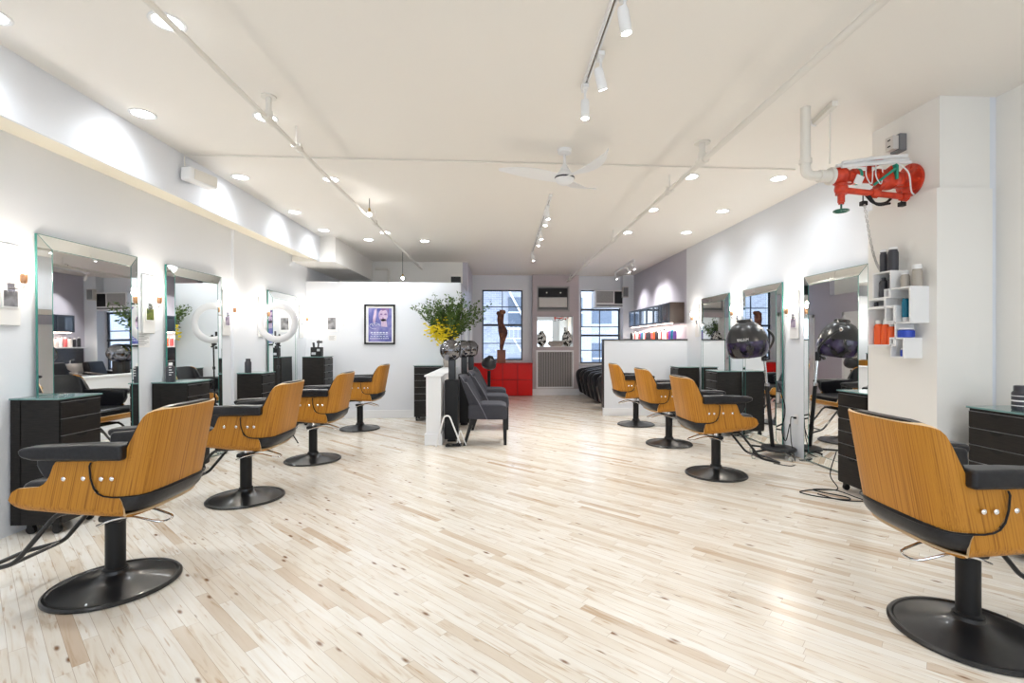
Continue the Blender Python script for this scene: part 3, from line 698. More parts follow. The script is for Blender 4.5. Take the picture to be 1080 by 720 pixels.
sconce('candle sconce between the two farther right mirrors', XR, 7.20, -1, 1.86)
sconce('farthest candle sconce on the right wall, past the last mirror', XR, 8.72, -1, 1.86)
sconce('candle sconce partly hidden behind the white bottle shelf', XR, 4.36, -1, 1.80)

# ------------------------------------------------------------------ ceiling lights
def downlight():
    t = thing('recessed_downlight', 'x', 'ceiling light', group='recessed ceiling downlights')
    MB().lathe([(0.074,0.0),(0.094,0.0),(0.096,-0.004),(0.090,-0.008),(0.074,-0.005),(0.074,0.0)], 32).build('trim_ring', 'white', t)
    MB().lathe([(0,-0.002),(0.074,-0.003)], 32).build('diffuser', 'glow', t)
    ld = bpy.data.lights.new('downlight_lamp', 'SPOT'); ld.energy = 31; ld.spot_size = math.radians(150); ld.spot_blend = 1.0; ld.shadow_soft_size = 0.09; ld.color = (0.89,0.95,1.0)
    lo = bpy.data.objects.new('downlight_lamp', ld); COL.objects.link(lo); lo.parent = t; lo.location = (0,0,-0.02)
    return t
DL = [(-2.86,2.92,'downlight at the upper left corner of the photo, by the fascia'),(-1.90,2.92,'large downlight partly hidden by the left ceiling pipe at the top'),
      (-2.86,4.10,'downlight above the first left mirror, near the fascia'),(-1.90,4.10,'downlight hidden behind the pipe riser, left ceiling'),
      (-2.86,5.59,'downlight just past the white wall speaker'),(-1.88,5.60,'downlight right of the left pipe, beyond the pipe riser'),
      (-2.86,7.03,'downlight near the fascia, fourth from the front'),(-2.84,8.12,'downlight nearest the end of the fascia'),
      (-1.88,8.23,'downlight touching the left pipe near the partition'),(-2.30,8.81,'downlight just over the partition top, left of the pipe'),(-1.32,8.87,'downlight over the partition, right of the left pipe'),
      (3.15,5.24,'large oval downlight nearest the red valve'),(2.14,5.25,'downlight beside the right pipe, level with the valve light'),
      (3.15,6.59,'downlight near the right wall, above the middle mirror'),(2.14,6.58,'downlight on the right pipe above the middle chair'),
      (3.15,7.90,'downlight near the right wall, closest to the mauve wall'),(2.16,7.96,'farthest downlight beside the right pipe')]
d0 = downlight()
for i, (x,y,l) in enumerate(DL):
    d = d0 if i == 0 else dup(d0)
    d.location = (x,y,H); d['label'] = l
# unseen downlights added out of frame to brighten the front and the pier
for i, (x,y) in enumerate([(-2.7,1.3),(-2.4,-1.2),(2.2,1.2),(2.4,-1.2),(0.0,-2.0),(3.05,1.7)]):
    d = dup(d0, loc=(x,y,H), label='unseen fill downlight added above and behind the viewer')
    d['group'] = 'added fill downlights behind the viewer'

def head(label, x, y, drop, aim, group, pw=26):
    t = thing('track_spotlight', label, 'spotlight', (x,y,H-0.03), 0, group)
    a = Vector(aim).normalized(); p = Vector((0,0,-drop))
    MB().box(-0.02,0.02,-0.045,0.045,-0.028,0,0.004).cyl((0,0,-0.02),p+Vector((0,0,0.02)),0.008,10).build('stem', 'white', t)
    MB().lathe([(0,-0.07),(0.025,-0.07),(0.030,-0.05),(0.031,0.055),(0.027,0.06),(0.026,0.045)], 20, axis=a, at=p).build('lamp_can', 'white', t)
    MB().lathe([(0,0.052),(0.027,0.050)], 20, axis=a, at=p).build('lens', 'glowhead', t)
    ld = bpy.data.lights.new('spot_lamp', 'SPOT'); ld.energy = pw; ld.spot_size = math.radians(100); ld.spot_blend = 0.8; ld.shadow_soft_size = 0.03; ld.color = (1,0.97,0.93)
    lo = bpy.data.objects.new('spot_lamp', ld); COL.objects.link(lo); lo.parent = t; lo.location = p + a*0.075
    lo.rotation_mode = 'QUATERNION'; lo.rotation_quaternion = Vector((0,0,-1)).rotation_difference(a)
def track(label, x0, y0, x1, y1):
    t = thing('light_track', label, 'track', ((x0+x1)/2,(y0+y1)/2,H), math.atan2(y1-y0,x1-x0), 'ceiling light tracks')
    L = math.hypot(x1-x0,y1-y0)/2
    MB().box(-L,L,-0.018,-0.006,-0.03,0).box(-L,L,0.006,0.018,-0.03,0).box(-L,L,-0.006,0.006,-0.012,0).build('rail', 'white', t, smooth=False)
    MB().box(-L*0.9,L*0.9,-0.0055,0.0055,-0.0135,-0.011).build('slot', 'copperdark', t, smooth=False)
    MB().box(-L-0.03,-L,-0.022,0.022,-0.033,0,0.003).box(L,L+0.03,-0.022,0.022,-0.033,0,0.003).build('end_cap', 'white', t)
track('white light track at the top middle of the ceiling, nearest the viewer', 0.63, 1.4, 0.62, 3.42)
track('white light track running beyond the ceiling fan', 0.66, 6.0, 0.70, 9.9)
track('short white light track near the mauve wall at the rear right', 3.0, 10.5, 3.05, 12.3)
head('white track spotlight at the very top of the photo', 0.66, 2.48, 0.15, (0.2,0.1,-1), 'spotlights on the near track')
head('white track spotlight angled outward, middle of the near track', 0.65, 3.02, 0.16, (0.35,0.3,-1), 'spotlights on the near track')
head('white track spotlight at the far end of the near track', 0.62, 3.40, 0.17, (0,0,-1), 'spotlights on the near track')
for i, (y, l) in enumerate([(6.40,'nearest spotlight of the track beyond the fan'),(6.75,'second spotlight of the track beyond the fan'),(7.65,'middle spotlight of the track beyond the fan'),(8.15,'fourth spotlight of the track beyond the fan'),(9.65,'last spotlight of the track beyond the fan')]):
    head(l, 0.665+0.01*i, y, 0.12, (0.12*(-1)**i,-0.12,-1), 'spotlights on the far track', 35 if i < 2 else 65)
for (y, l) in [(10.6,'nearest spotlight on the short rear right track'),(11.0,'middle spotlight on the short rear right track'),(12.2,'farthest spotlight on the short rear right track')]:
    head(l, 3.02, y, 0.13, (0.4,-0.2,-1), 'spotlights on the rear right track', 75)
# fan
t = thing('ceiling_fan', 'white three-blade ceiling fan in the middle of the ceiling', 'ceiling fan', (0.64,4.6,H))
MB().lathe([(0,0),(0.07,0),(0.065,-0.035),(0.03,-0.05),(0,-0.05)], 24).build('canopy', 'white', t)
MB().cyl((0,0,-0.04),(0,0,-0.22),0.013,12).lathe([(0.013,-0.13),(0.05,-0.20),(0.02,-0.21)],20).build('down_rod', 'white', t)
MB().lathe([(0,-0.20),(0.05,-0.205),(0.085,-0.24),(0.095,-0.275),(0.08,-0.31),(0.04,-0.335),(0,-0.34)], 28).build('motor', 'white', t)
MB().lathe([(0.0965,-0.268),(0.0985,-0.275),(0.0955,-0.282)], 28).build('motor_band', 'capb', t)
for ang in (183, 50, -62):
    a = math.radians(ang); G = []
    for i in range(13):
        f = i/12; r = 0.07+0.56*f; wd = 0.055+0.035*math.sin(PI*min(1,f*1.3))-0.05*max(0,f-0.75)/0.25
        cen = 0.06*math.sin(PI*f); row = []
        for j in range(5):
            q = (j/4-0.5)*2
            y = cen+q*wd; z = -0.275+0.10*f*f*0.6 + q*0.022*(1-f*0.5)
            row.append(Vector((r*math.cos(a)-y*math.sin(a), r*math.sin(a)+y*math.cos(a), z)))
        G.append(row)
    MB().shell(G, 0.006, rim=0).build('blade', 'white', t, sharp=60)

# ------------------------------------------------------------------ pipes
def pipe_run(name, label, x, y0, y1, z, r, hangers, riser=None):
    t = thing(name, label, 'pipe', (x, y0, z))
    mb = MB().cyl((0,0,0),(0,y1-y0,0),r,18)
    for y in hangers: mb.cyl((0,y-y0-0.045,0),(0,y-y0+0.045,0),r*1.45,18)
    mb.build('pipe_body', 'pipe', t)
    for y in hangers:
        MB().cyl((0,y-y0,r),(0,y-y0,H-z),0.006,8).tube([(r*1.3*math.cos(a*PI/8),y-y0+0.07,r*1.3*math.sin(a*PI/8)) for a in range(16)],0.004,6,closed=True).box(-0.014,0.014,y-y0+0.055,y-y0+0.085,r*1.2,r*1.2+0.035,0.003).build('hanger', 'pipe', t)
        MB().lathe([(0,0.0),(0.007,0.0),(0.008,0.012),(0.004,0.02),(0,0.028)],10,at=(0,y-y0+0.12,r)).build('sprinkler_nozzle', 'copperdark', t)
    if riser:
        MB().cyl((0,riser-y0,0),(0,riser-y0,H-z),r*1.15,16).lathe([(r*1.6,-0.035),(r*1.6,0.035)],16,axis=(0,0,1),at=(0,riser-y0,r*1.6)).lathe([(0,0),(r*3,0),(r*3,-0.012),(0,-0.012)],20,at=(0,riser-y0,H-z)).cyl((0,riser-y0-0.07,0),(0,riser-y0+0.07,0),r*1.6,16).build('riser', 'pipe', t)
pipe_run('sprinkler_pipe', 'thin painted sprinkler pipe running the length of the left ceiling', -1.715, -2.5, 11.10, 3.08, 0.018, [4.25,6.9,9.6], 3.75)
pipe_run('sprinkler_pipe', 'painted sprinkler pipe running the length of the right ceiling', 1.885, -2.5, 12.95, 3.08, 0.024, [5.2,7.8,10.3,12.5], 4.35)
tag(MB().cyl((-3.04,4.94,3.243),(3.15,4.94,3.243),0.008,8).tube(fillet([(-3.0,4.94,3.243),(-3.06,4.94,3.243),(-3.06,4.95,3.14)],0.03),0.006,6).build('conduit', 'pipe'), 'thin conduit crossing the ceiling from the wall speaker to the white elbow pipe', 'conduit')
t = thing('wall_speaker', 'white wedge wall speaker on the left fascia', 'speaker', (-3.08,5.02,3.05), 0)
MB().box(0.0,0.03,-0.05,0.05,-0.04,0.04,0.005).cyl((0.03,0,0),(0.08,0.0,0),0.015,10).build('bracket', 'pipe', t)
MB().box(0.055,0.175,-0.16,0.17,-0.07,0.06,0.02,3,rot=Matrix.Rotation(math.radians(-14),4,'Z')).build('speaker_body', 'white', t)
MB().box(0.168,0.184,-0.13,0.14,-0.055,0.045,0.006,2,rot=Matrix.Rotation(math.radians(-14),4,'Z')).build('grille', 'pipe', t)
# pendant bulbs
for x,y,z,l in [(-1.93,10.0,2.74,'bare pendant bulb hanging behind the partition'),(-1.64,6.32,3.06,'tiny pendant bulb hanging just below the ceiling beside the left pipe')]:
    t = thing('pendant_bulb', l, 'pendant lamp', (x,y,z), 0, 'bare pendant bulbs')
    MB().cyl((0,0,0.06),(0,0,H-z),0.004,6).build('cord', 'blackm', t)
    MB().cyl((0,0,0.02),(0,0,0.07),0.016,12).build('socket', 'brass', t)
    MB().ball((0,0,-0.01),0.028,14).build('bulb', 'glowhead', t)
    ld = bpy.data.lights.new('pendant_light', 'POINT'); ld.energy = 0.5; ld.shadow_soft_size = 0.03
    lo = bpy.data.objects.new('pendant_light', ld); COL.objects.link(lo); lo.parent = t; lo.location = (0,0,-0.08)
t = thing('box_speaker', 'small black speaker on top of the partition end', 'speaker', (-0.79,PY+0.06,2.55))
MB().box(-0.09,0.09,-0.055,0.055,0,0.115,0.005).build('cabinet', 'blackm', t); MB().box(-0.075,0.075,-0.060,-0.054,0.012,0.103,0.002).build('grille', 'blackm', t)
tag(MB().cyl((-2.45,11.1,0),(-2.45,11.1,3.0),0.03,12).tube(fillet([(-2.45,11.1,2.95),(-2.45,11.1,3.08),(-2.75,11.1,3.08)],0.05),0.03,10).build('steam_pipe','pipe'), 'white vertical pipe in the room behind the partition', 'pipe')

# ------------------------------------------------------------------ red valve assembly + white elbow
t = thing('sprinkler_valve', 'red sprinkler valve assembly mounted high on the pier', 'valve', (3.30,3.66,2.70))
# local: -X into the room
mb = MB().cyl((-0.66,0,0.02),(-0.08,0,0.02),0.048,24)
for x in (-0.64,-0.50,-0.30): mb.cyl((x,0,0.02),(x+0.045,0,0.02),0.062,20)
mb.ball((-0.60,0,0.02),0.075,18)
mb.build('main_pipe', 'valve', t)
MB().lathe([(0,0),(0.125,0),(0.13,0.008),(0.13,0.022),(0.10,0.028),(0.06,0.045),(0.05,0.16),(0,0.16)], 36, axis=(-1,0,0), at=(0,0,0)).build('flange', 'valve', t)
for k in range(8):
    a = 2*PI*k/8+0.2
    MB().lathe([(0,0),(0.016,0),(0.016,0.016),(0,0.016)],6,axis=(-1,0,0),at=(-0.022,0.10*math.cos(a),0.10*math.sin(a))).build('bolt','valve',t)
MB().ball((-0.22,-0.01,-0.01),0.070,22,sc=(1.5,1,1.05)).cyl((-0.30,0,0.02),(-0.10,0,0.0),0.066,22).cyl((-0.27,0,-0.01),(-0.17,-0.03,0.07),0.045,20).cyl((-0.30,-0.02,-0.05),(-0.27,-0.02,-0.06),0.05,12).build('valve_body', 'valve', t)
MB().box(-0.45,-0.26,-0.05,0.05,0.115,0.15,0.012).cyl((-0.355,0,0.06),(-0.355,0,0.12),0.02,12).build('gauge_box', 'valve', t)
MB().cyl((-0.60,-0.02,0.0),(-0.60,-0.02,-0.19),0.026,16).ball((-0.60,-0.02,-0.085),0.05,16).cyl((-0.60,-0.02,-0.06),(-0.60,-0.02,-0.045),0.045,16).cyl((-0.60,-0.02,-0.13),(-0.60,-0.02,-0.115),0.042,16).cyl((-0.60,-0.02,-0.205),(-0.60,-0.02,-0.165),0.022,6).build('drain_valve', 'valve', t)
mb = MB().cyl((-0.60,-0.02,-0.20),(-0.60,-0.02,-0.255),0.007,8)
mb.tube([(-0.60+0.05*math.cos(a*PI/10),-0.02+0.05*math.sin(a*PI/10),-0.258) for a in range(20)],0.008,8,closed=True)
for k in range(3): mb.cyl((-0.60,-0.02,-0.258),(-0.60+0.05*math.cos(k*2.1),-0.02+0.05*math.sin(k*2.1),-0.258),0.005,6)
mb.build('hand_wheel', 'greenp', t)
MB().cyl((-0.60,-0.04,-0.10),(-0.07,-0.04,-0.145),0.024,16).cyl((-0.37,-0.04,-0.12),(-0.32,-0.04,-0.124),0.036,8).cyl((-0.12,-0.04,-0.141),(-0.07,-0.04,-0.145),0.034,8).build('bypass_pipe', 'valve', t)
MB().cyl((-0.475,0,0.02),(-0.45,0,0.02),0.0635,20).build('tape_band','greentape',t)
MB().box(-0.205,-0.185,-0.095,-0.05,-0.02,0.10,0.004).cyl((-0.36,-0.06,-0.06),(-0.21,-0.09,0.06),0.010,8).build('green_strap','greentape',t)
for (a,b,c) in [((-0.66,-0.05,0.085),(-0.30,-0.055,0.125),(-0.07,-0.05,0.15)),((-0.62,-0.06,0.105),(-0.32,-0.07,0.15),(-0.09,-0.06,0.175)),((-0.64,-0.08,0.07),(-0.30,-0.08,0.105),(-0.07,-0.07,0.12))]:
    MB().tube(spline([a,b,c],6),0.014,8).build('conduit_bundle','white',t)
for k, x in enumerate((-0.42,-0.34)):
    MB().tube(spline([(x,-0.055,0.10),(x-0.02,-0.08,0.0),(x+0.04,-0.06,-0.05),(x+0.05,-0.06,0.08)],6),0.0045,6).build('cable','tag',t)
MB().tube(spline([(-0.20,-0.10,0.10),(-0.13,-0.12,0.02),(-0.09,-0.10,-0.11),(-0.03,-0.06,-0.13)],7),0.006,6).build('cable','tag',t)
MB().box(-0.54,-0.48,-0.10,-0.085,-0.07,0.0,0.003,rot=Matrix.Rotation(0.4,4,'Y')).build('tag','tag',t)
MB().tube(spline([(-0.42,-0.02,-0.10),(-0.34,-0.03,-0.19),(-0.24,-0.03,-0.19),(-0.16,-0.02,-0.12)],6),0.011,8).tube(spline([(-0.40,-0.04,-0.12),(-0.33,-0.05,-0.21),(-0.22,-0.05,-0.20)],6),0.009,8).build('hose','blackm',t)
for x in (-0.42,-0.10):
    MB().box(x-0.022,x+0.022,-0.045,-0.005,-0.215,-0.18,0.004).cyl((x,-0.02,-0.18),(x,-0.02,-0.10),0.005,6).build('clamp','blackm',t)
MB().lathe([(0,-0.045),(0.04,-0.045),(0.05,-0.02),(0.05,0.02),(0.04,0.045),(0,0.045)],20,at=(-0.14,-0.03,-0.01)).build('check_valve','valve',t)
# chain
mb = MB(); P0, P1 = Vector((2.86,3.60,2.49)), Vector((3.24,3.90,2.02)); n = 22
for k in range(n):
    f = (k+0.5)/n; c = P0.lerp(P1,f); c.z -= 0.10*math.sin(PI*f)
    d = (P1-P0).normalized(); u = Vector((0,1,0)) if k%2 else d.cross(Vector((0,1,0))).normalized(); u = (u-d*u.dot(d)).normalized()
    mb.tube([c+d*0.019*math.cos(a*PI/5)+u*0.009*math.sin(a*PI/5) for a in range(10)],0.0032,5,closed=True)
tag(mb.build('chain','steel'), 'thin metal chain hanging from the red valve to the pier', 'chain')
t = thing('pipe_elbow', 'white drop pipe with elbow joining the red valve to the ceiling', 'pipe', (2.42,3.66,2.72))
MB().tube(fillet([(0,0,H-2.72),(0,0,0),(0.14,0,0)],0.085,10),0.037,20).cyl((0,0,0.09),(0,0,0.13),0.046,20).build('pipe_body','pipe',t)
MB().cyl((0.11,0,0),(0.20,0,0),0.048,20).cyl((0.195,0,0),(0.22,0,0),0.068,20).build('coupling','pipe',t)
t = thing('pipe_hanger_channel', 'pale steel channel on the ceiling holding the valve pipe rod', 'bracket', (2.60,3.66,H))
MB().box(-0.022,0.022,-0.13,0.20,-0.045,0,0.003,rot=Matrix.Rotation(math.radians(-10),4,'Z')).build('channel','pipe',t)
MB().cyl((-0.02,-0.06,-0.04),(-0.02,-0.06,-0.46),0.006,8).build('rod','pipe',t)
MB().lathe([(0.020,0),(0.03,0.0),(0.03,0.012),(0.020,0.012)],16,at=(0.02,0.20,-0.03),axis=(0,-1,0.3)).build('conduit_end','white',t)
tag(MB().box(3.24,3.302,3.70,3.80,2.96,3.10,0.006).box(3.19,3.24,3.71,3.79,2.975,3.085,0.004,mi=1).box(3.188,3.191,3.735,3.765,3.05,3.06,mi=2).box(3.188,3.191,3.735,3.765,3.0,3.01,mi=2).build('junction_box',['acgrey','acbeige','scoop']), 'grey electrical box on the pier above the red valve', 'electrical box')

# ------------------------------------------------------------------ cube shelf with bottles
t = thing('wall_shelf', 'white overlapping cube wall shelf on the pier holding hair products', 'shelf', (3.26,3.65,1.3))
def cube(y0,y1,z0,z1,th=0.012,x0=-0.15):
    mb = MB(); y0-=3.65; y1-=3.65; z0-=1.3; z1-=1.3
    mb.box(x0,0,y0,y0+th,z0,z1).box(x0,0,y1-th,y1,z0,z1).box(x0,0,y0+th,y1-th,z0,z0+th).box(x0,0,y0+th,y1-th,z1-th,z1)
    return mb.build('shelf_box','white',t,smooth=False)
cube(3.636,3.825,1.762,1.98); cube(3.456,3.70,1.555,1.835); cube(3.645,3.70,1.765,1.835,0.008,-0.155)
cube(3.59,3.876,1.378,1.695); cube(3.60,3.69,1.57,1.70,0.01,-0.155); cube(3.70,3.87,1.695,1.76,0.008); cube(3.515,3.645,1.286,1.445); cube(3.60,3.645,1.39,1.448,0.008,-0.156)
def bottle(label, x, y, z, r, h, m, cap='white', ch=0.03, cr=None, group='hair products on the cube shelf', flip=False, name='bottle', sx=1.0, body=True):
    t = thing(name, label, name, (x,y,z), 0, group); cr = cr or r*0.55
    zb = ch if flip else 0
    MB().lathe([(0,zb),(r*0.92,zb),(r,zb+0.006),(r,zb+(h-ch)*0.86),(r*0.8,zb+(h-ch)*0.96),(cr,zb+h-ch),(0,zb+h-ch)], 20, sy=sx).build('body', m, t)
    if ch: MB().lathe([(0,0),(cr,0),(cr,ch*0.9),(cr*0.85,ch),(0,ch)], 16, at=(0,0,0 if flip else h-ch)).build('cap', cap, t)
    return t
X = 3.185
bottle('tall black bottle at the left on top of the cube shelf', X-0.03, 3.765, 1.981, 0.026, 0.185, 'dgrey','white',0.02,0.024)
bottle('wide black bottle at the right on top of the cube shelf', X-0.02, 3.68, 1.981, 0.037, 0.19, 'dgrey','white',0.02,0.03)
bottle('dark bottle standing left inside the upper cube', X-0.02, 3.775, 1.775, 0.03, 0.165, 'dgrey','dgrey',0.02)
bottle('dark bottle standing right inside the upper cube', X-0.02, 3.70, 1.836, 0.024, 0.115, 'dgrey','dgrey',0.03)
bottle('short taupe bottle on the large cube', X-0.01, 3.575, 1.836, 0.032, 0.115, 'beigeb','white',0.015,0.026)
bottle('taller taupe bottle with round white cap on the large cube', X+0.01, 3.49, 1.836, 0.034, 0.165, 'beigeb','white',0.035,0.032)
bottle('teal tube standing on its cap in the large cube, left one', X-0.02, 3.56, 1.568, 0.024, 0.18, 'teal','white',0.035,0.02,flip=True)
bottle('teal tube standing on its cap in the large cube, right one', X-0.01, 3.51, 1.568, 0.024, 0.185, 'teal','white',0.035,0.02,flip=True)
bottle('leftmost tallest orange bottle in the lower cube', X-0.02, 3.825, 1.391, 0.034, 0.20, 'orange','tag',0.03,0.022)
bottle('second orange bottle in the lower cube', X-0.02, 3.755, 1.391, 0.030, 0.205, 'orange','tag',0.04,0.016)
bottle('third orange bottle in the lower cube', X-0.02, 3.695, 1.391, 0.028, 0.175, 'orange','tag',0.03,0.016)
bottle('smallest orange bottle at the right of the lower cube', X-0.02, 3.64, 1.391, 0.022, 0.13, 'orange','tag',0.025,0.014)
bottle('wide blue jar on top of the lowest cube', X-0.02, 3.555, 1.446, 0.055, 0.075, 'blue','white',0.014,0.05,name='jar')
bottle('small blue jar inside the lowest cube', X-0.03, 3.56, 1.299, 0.026, 0.065, 'blue','white',0.012,0.024,name='jar')
bottle('tiny dark jar in the slim cube above the orange bottles', X-0.03, 3.84, 1.704, 0.016, 0.04, 'dgrey','dgrey',0.012,0.014,name='jar')
bottle('tiny black and white vial in the slim cube', X-0.04, 3.73, 1.704, 0.014, 0.045, 'dgrey','white',0.015,0.012,name='jar')
# bottles on cabinets
t = bottle('black bottle on the second left cabinet', XL+0.15, 5.27, 1.0, 0.042, 0.20, 'dgrey','white',0.03,0.018,group='bottles on the cabinets')
mb = MB()
for z_, w_ in ((0.125,0.6),(0.10,0.9),(0.075,0.5),(0.152,0.5)): mb.lathe([(0.0426,z_-0.004),(0.0426,z_+0.004)],10,ang=w_,a0=-1.35)
mb.build('label_text','tag',t,smooth=False)
bottle('black bottle on the left cabinet before the ring light', XL+0.12, 6.90, 1.0, 0.042, 0.19, 'dgrey','dgrey',0.03,0.03,group='bottles on the cabinets')
t = bottle('ribbed black bottle on the cabinet at the right edge', 3.47, 2.99, 0.955, 0.050, 0.165, 'dgrey','dgrey',0.03,0.04,group='bottles on the cabinets')
MB().lathe([(0.0508,0.03),(0.0508,0.036)],20).lathe([(0.0508,0.06),(0.0508,0.07)],20).lathe([(0.0508,0.095),(0.0508,0.10)],20).build('label_band','tag',t)
t = thing('barber_tools', 'black clipper holder with tools on the tall corner cabinet', 'tool holder', (-3.13,8.62,1.175))
MB().box(-0.09,0.09,-0.06,0.06,0,0.16,0.01).build('holder','blackm',t)
MB().cyl((-0.05,0,0.15),(-0.06,0,0.24),0.018,10).cyl((0.02,0,0.15),(0.03,0,0.28),0.014,10).box(0.0,0.09,-0.02,0.02,0.23,0.27,0.008).build('clipper','dgrey',t)
MB().box(-0.07,0.0,-0.063,-0.058,0.03,0.07).box(0.02,0.07,-0.063,-0.058,0.09,0.13).build('holder_badge','steel',t,smooth=False)

# ------------------------------------------------------------------ hood dryer on stand (right)
t = thing('hood_dryer', 'black hood dryer on a tall caster stand in front of the right mirrors', 'hair dryer', (3.45,5.80,0))
MB().lathe([(0,0.075),(0.19,0.075),(0.205,0.085),(0.205,0.10),(0.19,0.115),(0.05,0.125),(0,0.125)],40,at=(0.035,0,0)).build('base','blackm',t)
for k in range(5):
    a = math.radians(200+72*k); r = 0.38 if k in (0,) else (0.30 if k in (1,4) else 0.2)
    dx, dy = math.cos(a), math.sin(a)
    if 3.45+dx*r > 3.62: r = (3.62-3.45)/dx
    MB().tube([(0,0,0.095),(dx*r,dy*r,0.085)],0.013,8).build('leg','blackm',t)
    MB().cyl((dx*r-0.012,dy*r,0.028),(dx*r+0.012,dy*r,0.028),0.027,14).cyl((dx*r,dy*r,0.04),(dx*r,dy*r,0.08),0.008,8).build('caster','clear',t)
MB().tube([(-0.04,0,0.12),(-0.115,0,0.90)],0.024,14).build('pole','blackm',t)
MB().tube([(-0.112,0,0.86),(-0.145,0,1.22)],0.015,12).lathe([(0,0),(0.027,0),(0.027,0.04),(0,0.04)],14,at=(-0.112,0,0.87)).build('inner_pole','chrome',t)
MB().box(-0.175,-0.125,-0.03,0.03,1.18,1.30,0.012).cyl((-0.15,-0.03,1.24),(-0.15,-0.075,1.23),0.012,10).ball((-0.19,-0.05,1.215),0.022,12).cyl((-0.15,-0.03,1.225),(-0.19,-0.05,1.215),0.009,8).build('joint','black',t)
MB().tube(spline([(-0.15,0,1.26),(-0.115,-0.08,1.36),(-0.14,-0.19,1.47),(-0.245,-0.245,1.565)],7),0.014,10).build('arm','black',t)
hc = Vector((-0.40,-0.05,1.455))
R_ = Matrix.Translation(hc) @ Matrix.Rotation(math.radians(-7),4,'Y') @ Matrix.Diagonal((0.97,0.97,1.28,1))
mb = MB(); mb.M = R_
mb.lathe([(0.0,0.165),(0.05,0.165),(0.10,0.158),(0.155,0.130),(0.20,0.085),(0.235,0.03),(0.247,-0.02)],40); mb.build('hood','hoodtop',t)
mb = MB(); mb.M = R_
mb.lathe([(0.247,-0.02),(0.248,-0.07),(0.238,-0.12),(0.215,-0.16),(0.19,-0.175),(0.18,-0.165),(0.20,-0.14),(0.225,-0.09),(0.235,-0.02)],40); mb.build('hood_visor','hood',t)
mb = MB(); mb.M = R_
mb.lathe([(0.0,0.188),(0.082,0.188),(0.092,0.178),(0.095,0.145),(0.0,0.14)],28); mb.build('hood_cap','black',t)
mb = MB(); mb.M = R_
mb.lathe([(0,0),(0.02,0),(0.02,0.012),(0,0.014)],12,axis=(0.6,-0.8,0.2),at=(0.125,-0.165,0.075)); mb.build('pivot','chrome',t)
# brand lettering stand-in marks on the hood: small raised letters
fc = bpy.data.curves.new('hood_lettering','FONT'); fc.body = 'BALLIUM'; fc.size = 0.034; fc.extrude = 0.0012; fc.align_x = 'CENTER'
fo = bpy.data.objects.new('lettering_source', fc); COL.objects.link(fo)
me = bpy.data.meshes.new_from_object(fo.evaluated_get(bpy.context.evaluated_depsgraph_get())); COL.objects.unlink(fo); bpy.data.objects.remove(fo)
lo = bpy.data.objects.new('lettering', me); COL.objects.link(lo); me.materials.clear(); me.materials.append(M_['white'])
lo.parent = t
for v in me.vertices:      # wrap the letters round the hood
    a = math.radians(-128) + v.co.x/0.249; zz = v.co.y-0.008; rr = 0.2485+v.co.z
    q = R_ @ Vector((rr*math.cos(a), rr*math.sin(a), zz)); v.co = q
MB().tube(spline([(0.05,0.02,0.9),(0.06,-0.1,0.6),(0.0,-0.13,0.35),(0.10,-0.05,0.2),(0.17,-0.02,0.40)],8),0.006,6).build('power_cord','blackm',t)
tag(MB().box(XR-0.006,XR,5.73,5.81,0.40,0.52,0.003).build('wall_outlet','white'), 'white wall outlet with black plug between the right mirrors','outlet')
tag(MB().box(XR-0.035,XR-0.006,5.755,5.785,0.465,0.49,0.004).tube(spline([(XR-0.03,5.77,0.478),(XR-0.08,5.76,0.47),(XR-0.10,5.72,0.2),(XR-0.16,5.55,0.006),(3.35,5.30,0.006),(3.2,5.42,0.006)],8),0.005,6).build('power_cable','blackm'), 'black plug and cable trailing from the outlet between the right mirrors','cable')
pts = [(3.29,4.50,0.35),(3.24,4.52,0.12),(3.24,4.42,0.006),(2.98,4.42,0.006),(2.83,4.36,0.006),(2.92,4.22,0.006),(3.12,4.12,0.006),(3.16,4.20,0.006),(3.02,4.36,0.006),(3.02,4.44,0.006),(3.20,4.40,0.006),(3.24,4.20,0.006),(3.24,4.08,0.006),(3.05,4.12,0.006),(2.96,4.30,0.006)]
tag(MB().tube(spline(pts,8),0.005,6).build('power_cable','blackm'), 'black cable looped on the floor beside the cabinet under the bottle shelf','cable')

# ------------------------------------------------------------------ ring light
t = thing('ring_light', 'white ring light on a black tripod in front of the left mirror', 'ring light', (-3.04,6.93,0))
R0 = 0.235; n = 48; rz = math.radians(0)
def ringpath(r, y): return [(r*math.cos(2*PI*k/n), y, 1.69+r*math.sin(2*PI*k/n)) for k in range(n)]
G = []
for k in range(n+1):
    a = 2*PI*k/n
    G.append([Vector(((R0+dr)*math.cos(a), dy, 1.69+(R0+dr)*math.sin(a))) for dr, dy in ((-0.03,-0.012),(-0.024,-0.02),(0.0,-0.023),(0.024,-0.02),(0.03,-0.012))])
MB().shell(G, -0.02, rim=0).build('ring',mat('ring_diffuser',(0.60,0.61,0.64),0.35),t,sharp=60)
MB().tube([(0,0,1.45),(0,0,0.60)],0.010,10).tube([(0,0,0.62),(0,0,0.25)],0.014,10).cyl((0,0,0.60),(0,0,0.66),0.022,12).cyl((0,0,1.05),(0,0,1.09),0.018,12).build('pole','black',t)
MB().cyl((-0.04,0,1.40),(0.03,0,1.36),0.012,8).ball((0,0,1.40),0.026,12).cyl((0,0,1.38),(0,0,1.46),0.012,10).box(-0.05,-0.02,-0.01,0.01,1.33,1.37,0.005).build('tilt_head','black',t)
MB().box(-0.045,-0.035,-0.02,0.02,1.50,1.57,0.002).box(0.01,0.02,-0.02,0.02,1.50,1.53,0.002).box(-0.045,0.05,-0.012,0.0,1.50,1.508).cyl((0,0,1.44),(0,0,1.50),0.006,8).build('phone_clamp','black',t)
